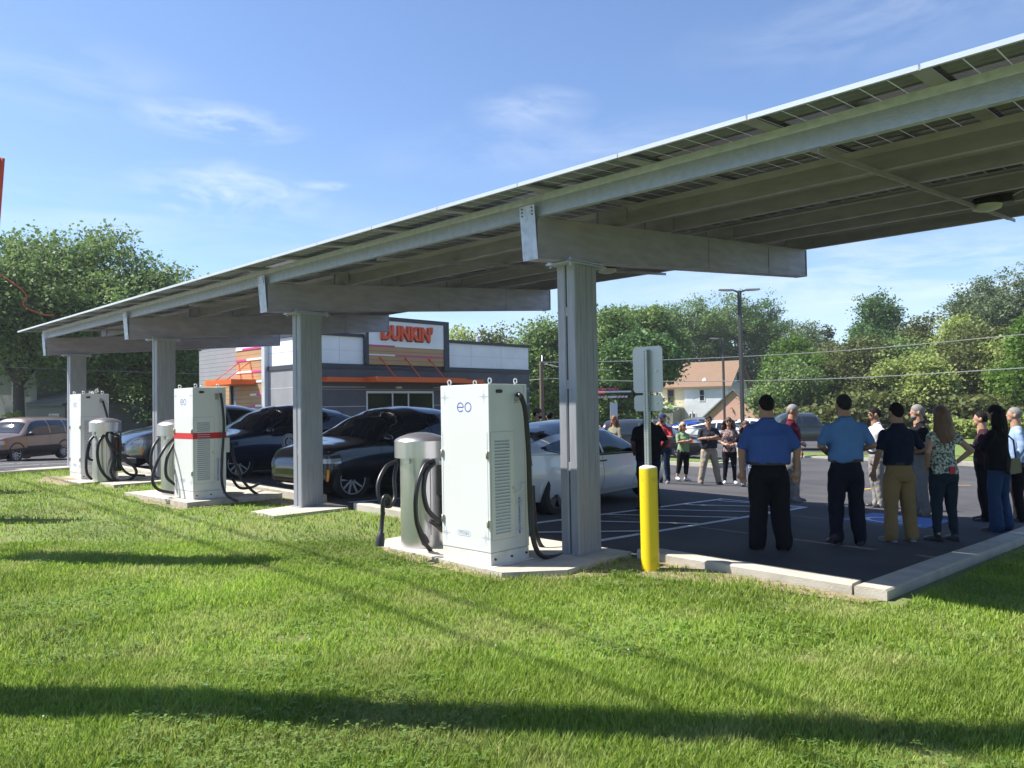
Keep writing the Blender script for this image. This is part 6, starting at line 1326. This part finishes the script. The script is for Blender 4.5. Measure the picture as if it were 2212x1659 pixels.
h_dk = mat('dark_hair', (.01, .008, .007), .75, spec=.2, bump=.5, bscale=90); h_br = mat('brown_hair', (.09, .045, .025), .5, bump=.5, bscale=90); h_au = mat('auburn_hair', (.22, .075, .03), .5, bump=.5, bscale=90); h_bl = mat('blond_hair', (.5, .35, .18), .5, bump=.5, bscale=90); h_gr = mat('grey_hair', (.22, .21, .2), .6, bump=.5, bscale=90); h_dg = mat('dark_grey_hair', (.025, .023, .022), .75, spec=.2, bump=.5, bscale=90); h_chest = mat('chestnut_hair', (.16, .08, .045), .5, bump=.5, bscale=90)
sh_br = mat('brown_shoe', (.12, .08, .055), .6); sh_wh = mat('white_trainer', (.6, .6, .6), .6); sh_gy = mat('grey_trainer', (.2, .2, .2), .7); b_dk = mat('belt_dark', (.02, .017, .015), .5); b_br = mat('belt_brown', (.05, .025, .015), .5)
CC = 14.5, 7.2   # the circle everyone looks into
def F(p, off=0): return towards(p, *CC)+R_(off)
away = math.pi/2-YAW    # world heading of the camera's view direction
# near row, backs to the camera
p = H(8.78, 4.25); person('broad man in a royal blue polo seen from behind, nearest the yellow bollard', p, away-R_(4), 1.85, g=1.42, belly=.5, skin=S_m, shirt=c_royal, legs=(c_black, 'loose'), hair=h_dk, arms=('downback', 'downback'), stance=.15, shirtlen=1.0, belt=b_dk, extras=('collar',), vox=.0105, legw=1.16)
p = H(10.0, 3.8); person('man in a sky blue polo seen from behind, second of the near row', p, away-R_(2), 1.90, g=1.16, skin=S_m, shirt=c_sky, legs=(c_dknavy, 'loose'), hair=h_dg, arms=('front', 'front'), stance=.14, shirtlen=.99, belt=b_br, extras=('collar',), vox=.0105)
p = H(10.85, 3.44); person('man in a navy polo and khaki chinos seen from behind', p, away+R_(8), 1.82, g=1.06, skin=S_m, shirt=c_navy, legs=(c_khaki, 'loose'), hair=h_dk, arms=('down', 'front'), stance=.15, shirtlen=.99, belt=b_dk, shoes=sh_gy, extras=('collar', 'palesole'), vox=.0105)
p = H(11.4, 3.06); tfl, HTf = person('woman with long auburn hair in a black and white floral blouse seen from behind', p, away+R_(12), 1.80, True, 1.08, skin=S_l, shirt=c_flor, legs=(c_slate, 'slim'), hair=h_chest, hairst='long', arms=('hip', 'hip'), stance=.13, shirtlen=.9, sleeve='cap', vox=.0105, heel=1, legw=1.08)
b = MB(); b.box((-.03, -.158, .9), (.055, -.146, 1.0)); b.build('red_card', mat('red_lanyard_card', (.5, .02, .05), .5), tfl)
p = H(13.2, 2.8); tbl, _ = person('long dark haired woman in a black top and flared blue jeans at the kerb', p, away+R_(35), 1.86, True, 1.2, skin=S_l, shirt=c_black, legs=(c_jean, 'flare'), hair=h_dk, hairst='long', arms=('crossed', 'crossed'), stance=.14, shirtlen=.87, sleeve='long', vox=.0115, legw=1.12)
b = MB(); b.prism([(-.12, .86), (-.1, .83), (.24, .83), (.26, .86), (.22, 1.04), (-.06, 1.05)], 1, -.2, -.14); b.tube([(.2, -.15, 1.05), (.12, -.16, 1.3), (-.1, -.1, 1.46)], .012, 6); bg_ = b.build('handbag', mat('black_leather', (.018, .018, .02), .45)); bg_.matrix_world = Matrix.Translation(p) @ Matrix.Rotation(away+R_(35)-math.pi/2, 4, 'Z') @ Matrix.Scale(1.03, 4); tag(bg_, 'soft black handbag hanging at the back of the woman in blue jeans', 'handbag')
# far side of the circle
p = H(14.55, 3.3); person('dark haired man in a dark plum shirt and black trousers facing left at the right', p, F(p, 15), 1.81, g=1.02, skin=S_l, shirt=c_plum, legs=(c_black, 'straight'), hair=h_dk, hairst='bald', arms=('crossed', 'crossed'), stance=.12, sleeve='long', belt=b_dk, vox=.012)
p = H(15.2, 2.95); person('balding man in a pale blue shirt at the right edge behind the dark haired woman', p, F(p, 10), 1.92, g=1.05, skin=S_l, shirt=c_lb, legs=(c_black, 'straight'), hair=h_gr, hairst='bald', arms=('down', 'down'), sleeve='long', vox=.012)
p = H(14.46, 4.24); person('grey haired man with glasses in a black polo and stone trousers, turned left', p, F(p, 35), 1.91, g=1.1, skin=S_l, shirt=c_black, legs=(c_grey, 'loose'), hair=h_gr, arms=('front', 'front'), stance=.12, shirtlen=1.0, belt=b_br, shoes=sh_br, extras=('collar',), vox=.012, beard=h_gr)
p = H(15.57, 5.33); person('man with sunglasses in an open white shirt and grey trousers', p, F(p, 10), 1.92, g=1.12, skin=S_m, shirt=c_white, legs=(c_grey, 'straight'), hair=h_dk, arms=('pocket', 'crossed'), stance=.11, shirtlen=1.0, sleeve='long', belt=b_dk, glasses=1, extras=('collar',), vox=.012)
p = H(14.88, 6.68); person('grey haired man in a maroon shirt half hidden behind the broad man in royal blue', p, -math.pi/2+R_(10), 1.93, g=1.1, skin=S_m, shirt=c_maroon, legs=(c_grey, 'loose'), hair=h_gr, arms=('down', 'front'), stance=.12, shoes=sh_gy, extras=('collar',), vox=.012)
tw_ = math.pi+away
p = H(18.6, 10.68); person('man with sunglasses and crossed arms in a black polo and stone trousers facing the camera', p, tw_+R_(5), 1.85, g=1.2, belly=.3, skin=S_m, shirt=c_char, legs=(c_stone, 'loose'), hair=h_dg, arms=('crossed', 'crossed'), stance=.24, shirtlen=.95, glasses=1, extras=('collar',), vox=.0125)
p = H(19.83, 10.75); person('woman with long wavy hair in a brown patterned blouse and black leggings', p, tw_-R_(12), 1.86, True, 1.0, skin=S_l, shirt=c_patt, legs=(c_black, 'slim'), hair=h_br, hairst='curly', arms=('front', 'front'), stance=.13, shirtlen=.86, sleeve='three', glasses=1, shoes=sh_wh, vox=.0125)
p = H(18.9, 9.75); person('curly haired woman partly hidden behind the royal blue polo', p, tw_-R_(20), 1.74, True, 1.0, skin=S_m, shirt=c_black, legs=(cloth('checked_cloth', (.4, .45, .6), (.04, .05, .1), 40, (.45, .55), 2), 'straight'), hair=h_br, hairst='curly', arms=('front', 'front'), stance=.1, vox=.0125)
p = H(17.3, 11.28); person('man in a blue cap and faded red polo with a hand at his chin', p, tw_-R_(35), 1.82, g=1.05, skin=S_m, shirt=c_red, legs=(c_djean, 'straight'), hair=h_dk, arms=('crossed', 'chin'), stance=.11, shirtlen=.93, cap=cloth('blue_cap', (.05, .07, .17)), shoes=sh_gy, extras=('collar', 'palesole'), vox=.0125, beard=h_br)
p = H(19.2, 11.85); person('short blond woman in a sage green blouse and black cropped trousers beside the red polo', p, tw_+R_(25), 1.68, True, 1.08, skin=S_l, shirt=c_green, legs=(c_black, 'crop'), hair=h_bl, hairst='bob', arms=('crossed', 'crossed'), feet=((-.1, 0, 0), (.16, -.1, .04)), shirtlen=.88, shoes=sh_wh, vox=.0125, glasses=1)
p = H(17.78, 13.2); person('auburn haired woman in an olive tee shirt behind the bonnet of the white sedan', p, tw_-R_(45), 1.77, True, 1.05, skin=S_l, shirt=c_olive, legs=(c_djean, 'straight'), hair=h_au, hairst='long', arms=('crossed', 'crossed'), glasses=1, vox=.0125)
p = H(18.6, 14.6); person('blond woman in a white top just behind the auburn haired woman', p, tw_-R_(30), 1.76, True, 1.0, skin=S_l, shirt=c_white, legs=(c_jean, 'straight'), hair=h_bl, hairst='bob', arms=('crossed', 'crossed'), vox=.014)
p = H(10.96, 7.45); person('man in a black polo and jeans standing with his back turned behind the yellow bollard', p, away+R_(20), 1.76, g=1.3, skin=S_d, shirt=c_black, legs=(c_djean, 'loose'), hair=h_dk, arms=('pocket', 'pocket'), stance=.12, shirtlen=.86, vox=.012)
p = H(18.3, 12.3); person('woman in a cream top whose arm shows beside the man in the black polo', p, tw_-R_(20), 1.68, True, 1.0, skin=S_l, shirt=cloth('cream_top', (.55, .5, .42)), legs=(c_black, 'slim'), hair=h_bl, hairst='bob', arms=('hip', 'hip'), vox=.014)
q = atD(805, 893, 18.3); p = H(q.x, q.y); person('man in a black baseball cap standing beyond the roof of the black car', p, R_(-30), (1.72-(889.4-882.9)/1662*18.3)-p[2]-.0, g=1.05, skin=S_m, shirt=c_black, legs=(c_djean, 'straight'), hair=h_dk, cap=cloth('black_cap', (.012, .012, .015)), vox=.0125)
q = atD(1160, 885, 17.); p = H(q.x, q.y); person('man in a ribbed grey beanie beyond the roof of the white sedan', p, R_(-60), (1.72-(882.5-877)/1662*17)-p[2], g=1.0, skin=S_l, shirt=cloth('navy_jacket', (.02, .03, .06)), legs=(c_djean, 'straight'), hair=h_dk, cap=cloth('ribbed_knit', (.16, .15, .12), (.07, .065, .05), 60), extras=('beanie',), beard=h_dk, sleeve='long', vox=.0125)
q = atD(1187, 890, 19.); p = H(q.x, q.y); person('person in a dark hat right of the man in the beanie', p, away, (1.72-(890-877)/1662*19)-p[2], g=1.0, skin=S_m, shirt=c_black, legs=(c_djean, 'straight'), hair=h_dk, cap=cloth('black_cap'), vox=.014)
q = atD(1222, 885, 18.); p = H(q.x, q.y); person('man in a mint green shirt mostly hidden by the first column', p, R_(-60), (1.72-(878-877)/1662*18)-p[2], g=1.15, skin=S_m, shirt=c_mint, legs=(c_djean, 'straight'), hair=h_gr, sleeve='long', vox=.014)

# ------------------------------------------------------------------ the lawn: real blades, thick near the camera
m_blade = leafmat('grass_blade', (.165, .285, .033), (.36, .48, .078), .5, .5, (.47, .49, .18)); m_straw = mat('straw', (.42, .34, .16), .8); m_clov = leafmat('clover_leaf', (.1, .19, .035), (.2, .3, .06), .35)
Fh = Vector((cF.x, cF.y)).normalized(); Rh = Vector((Fh.y, -Fh.x))
def inpoly(px, py, poly):
    c = np.zeros(len(px), bool); n = len(poly); j = n-1
    for i in range(n):
        xi, yi = poly[i]; xj, yj = poly[j]; c ^= ((yi > py) != (yj > py)) & (px < (xj-xi)*(py-yi)/(yj-yi+1e-12)+xi); j = i
    return c
PADS = [[(5.46, 7.52), (5.34, 5.36), (5.84, 4.95), (7.02, 5.02), (7.02, 7.85), (5.8, 7.85)], [(5.72, 11.2), (5.68, 10.42), (6.93, 10.36), (6.93, 11.42)], [(5.2, 15.0), (5.25, 12.4), (6.93, 12.4), (6.93, 15.0)], [(5.45, 17.1), (5.45, 16.3), (6.93, 16.3), (6.93, 17.1)], [(5.15, 19.8), (5.2, 17.75), (6.93, 17.75), (6.93, 19.8)], [(5.3, 22.9), (5.3, 22.0), (6.93, 22.0), (6.93, 22.9)]]
def scatter(n, d0, d1):
    d = np.sqrt(rng.random(n)*(d1**2-d0**2)+d0**2); s = (rng.random(n)-.5)*2*(.76*d+1.5)
    x = Fh.x*d+Rh.x*s; y = Fh.y*d+Rh.y*s
    k = ((x < 6.9) & (y < 21.3)) | ((y < 2.2) & (x > 6.9)); x, y = x[k], y[k]
    k = np.zeros(len(x), bool)
    for po in PADS: k |= inpoly(x, y, po)
    x, y = x[~k], y[~k]; k = np.zeros(len(x), bool)
    for po in DIRT: k |= inpoly(x, y, po)
    k &= rng.random(len(x)) > .35
    return x[~k], y[~k]
def vnoise(x, y, f, o): 
    v = np.array([noise.noise(Vector((a*f, b_*f, o))) for a, b_ in zip(x, y)]); return v
def gzv(x, y): return .03+.018*(np.clip(y, -10, 21)-5)-.038*(np.clip(x, 7.15, 30)-7.15)-.035*np.clip(x-14, 0, 6)
def blades(name, n, d0, d1, hgt, wid, m, bend=.5, label=None):
    x, y = scatter(n, d0, d1); k = np.zeros(len(x), bool)
    for po in THIN: k |= inpoly(x, y, po)
    k &= rng.random(len(x)) > .4; x, y = x[~k], y[~k]; n = len(x)
    # tufty height field: sample coarse noise on a lattice then look up
    gx, gy = np.arange(-14, 26, .12), np.arange(-8, 30, .12); key = (np.clip(((x+14)/.12).astype(int), 0, len(gx)-1), np.clip(((y+8)/.12).astype(int), 0, len(gy)-1))
    lut = {}; hv = np.empty(n)
    for i, (a, b_) in enumerate(zip(*key)):
        q = lut.get((a, b_))
        if q is None: q = lut[(a, b_)] = 1+.55*noise.noise(Vector((gx[a]*1.3, gy[b_]*1.3, 2)))+.35*noise.noise(Vector((gx[a]*4, gy[b_]*4, 5)))
        hv[i] = q
    h = hgt*hv*(.55+.75*rng.random(n)); w_ = wid*(.7+.6*rng.random(n)); z = gzv(x, y)-.005
    a = rng.random(n)*2*math.pi; dx, dy = np.cos(a), np.sin(a); bd = h*bend*(.3+rng.random(n)); ux, uy = -dy, dx
    def P(s, q, zz): return np.stack([x+dx*q+ux*w_*s, y+dy*q+uy*w_*s, z+zz], 1)
    V = np.stack([P(-.5, 0, 0*h), P(.5, 0, 0*h), P(.42, bd*.35, h*.6), P(-.42, bd*.35, h*.6), P(0, bd, h*.95)], 1).reshape(-1, 3)
    me = bpy.data.meshes.new(name); me.vertices.add(5*n); me.vertices.foreach_set('co', V.ravel().astype(np.float32)); base = np.arange(n)*5
    me.loops.add(7*n); me.polygons.add(2*n); li = np.stack([base, base+1, base+2, base+3, base+3, base+2, base+4], 1); me.loops.foreach_set('vertex_index', li.ravel().astype(np.int32))
    ls = np.stack([np.arange(n)*7, np.arange(n)*7+4], 1).ravel(); me.polygons.foreach_set('loop_start', ls.astype(np.int32)); me.polygons.foreach_set('loop_total', np.tile([4, 3], n).astype(np.int32)); me.materials.append(m); me.update(calc_edges=True)
    o = mesh_obj(name, me); tag(o, label, 'grass', None, 'stuff'); return o
blades('grass', 260000, 2.2, 5.2, .056, .0056, m_blade, .6, 'short bright green lawn grass in the foreground')
blades('grass', 240000, 5.2, 9.5, .054, .008, m_blade, .6, 'lawn grass in front of the charging cabinets')
blades('grass', 215000, 9.5, 24., .055, .013, m_blade, .6, 'lawn grass stretching back along the carport')
blades('dry_grass', 6000, 2.7, 9, .05, .004, m_straw, 1.4, 'scattered dry straw blades in the lawn')
# clover patches
x, y = scatter(60000, 2.7, 13); v = vnoise(x, y, .7, 11)+.45*vnoise(x, y, 3.1, 4); k = v > .12; x, y = x[k], y[k]; n = len(x)
z = gzv(x, y)+.035+.03*rng.random(n); Vs = []; 
cp = np.stack([x, y, z], 1); fs = []
for q in range(3):
    a = rng.random(n)*.3+2*math.pi*q/3+(rng.random(n)*6.28 if q == 0 else 0); 
    if q == 0: a0 = a
    a = a0+2*math.pi*q/3; r = .010+.007*rng.random(n); tl = (rng.random(n)-.3)*.6
    c = np.cos(a); s = np.sin(a)
    for (u, w_) in ((0, 0), (.9, .55), (1.55, .42), (1.4, 0), (1.55, -.42), (.9, -.55)): Vs.append(np.stack([x+(c*u-s*w_)*r, y+(s*u+c*w_)*r, z+tl*u*r], 1))
V = np.stack(Vs, 1).reshape(-1, 3); m3 = 3*n
me = bpy.data.meshes.new('clover'); me.vertices.add(len(V)); me.vertices.foreach_set('co', V.ravel().astype(np.float32)); me.loops.add(len(V)); me.loops.foreach_set('vertex_index', np.arange(len(V), dtype=np.int32)); me.polygons.add(m3); me.polygons.foreach_set('loop_start', (np.arange(m3)*6).astype(np.int32)); me.polygons.foreach_set('loop_total', np.full(m3, 6, dtype=np.int32)); me.materials.append(m_clov); me.update(calc_edges=True)
tag(mesh_obj('clover', me), 'clover growing through the lawn in patches', 'clover', None, 'stuff')
b = MB(); rg = random.Random(5)
for _ in range(30):
    d = rg.uniform(3.2, 10); s_ = rg.uniform(-.7, .7)*d; x_, y_ = Fh.x*d+Rh.x*s_, Fh.y*d+Rh.y*s_
    if x_ > 5.1 or y_ > 20: continue
    b.sphere((x_, y_, gz(x_, y_)+.065), (.006, .006, .006), 7, 5)
tag(b.build('white_clover_flower', mat('petal_white', (.7, .7, .68), .8)), 'tiny white clover flowers scattered over the lawn', 'flowers', None, 'stuff')

# ------------------------------------------------------------------ thin summer air
b = MB(); b.box((-95, -75, -4), (150, 175, 26)); hz = b.build('haze', None) if False else None
me = b.mesh('haze', []); hz = mesh_obj('haze', me); hm_ = bpy.data.materials.new('haze'); hm_.use_nodes = True; t = hm_.node_tree; t.nodes.clear()
o = t.nodes.new('ShaderNodeOutputMaterial'); pv = t.nodes.new('ShaderNodeVolumePrincipled'); pv.inputs['Color'].default_value = (.9, .94, 1, 1); pv.inputs['Density'].default_value = .00042; pv.inputs['Anisotropy'].default_value = .2
t.links.new(pv.outputs[0], o.inputs['Volume']); me.materials.append(hm_); tag(hz, kind='stuff', label='thin bluish summer haze in the air over the lot')
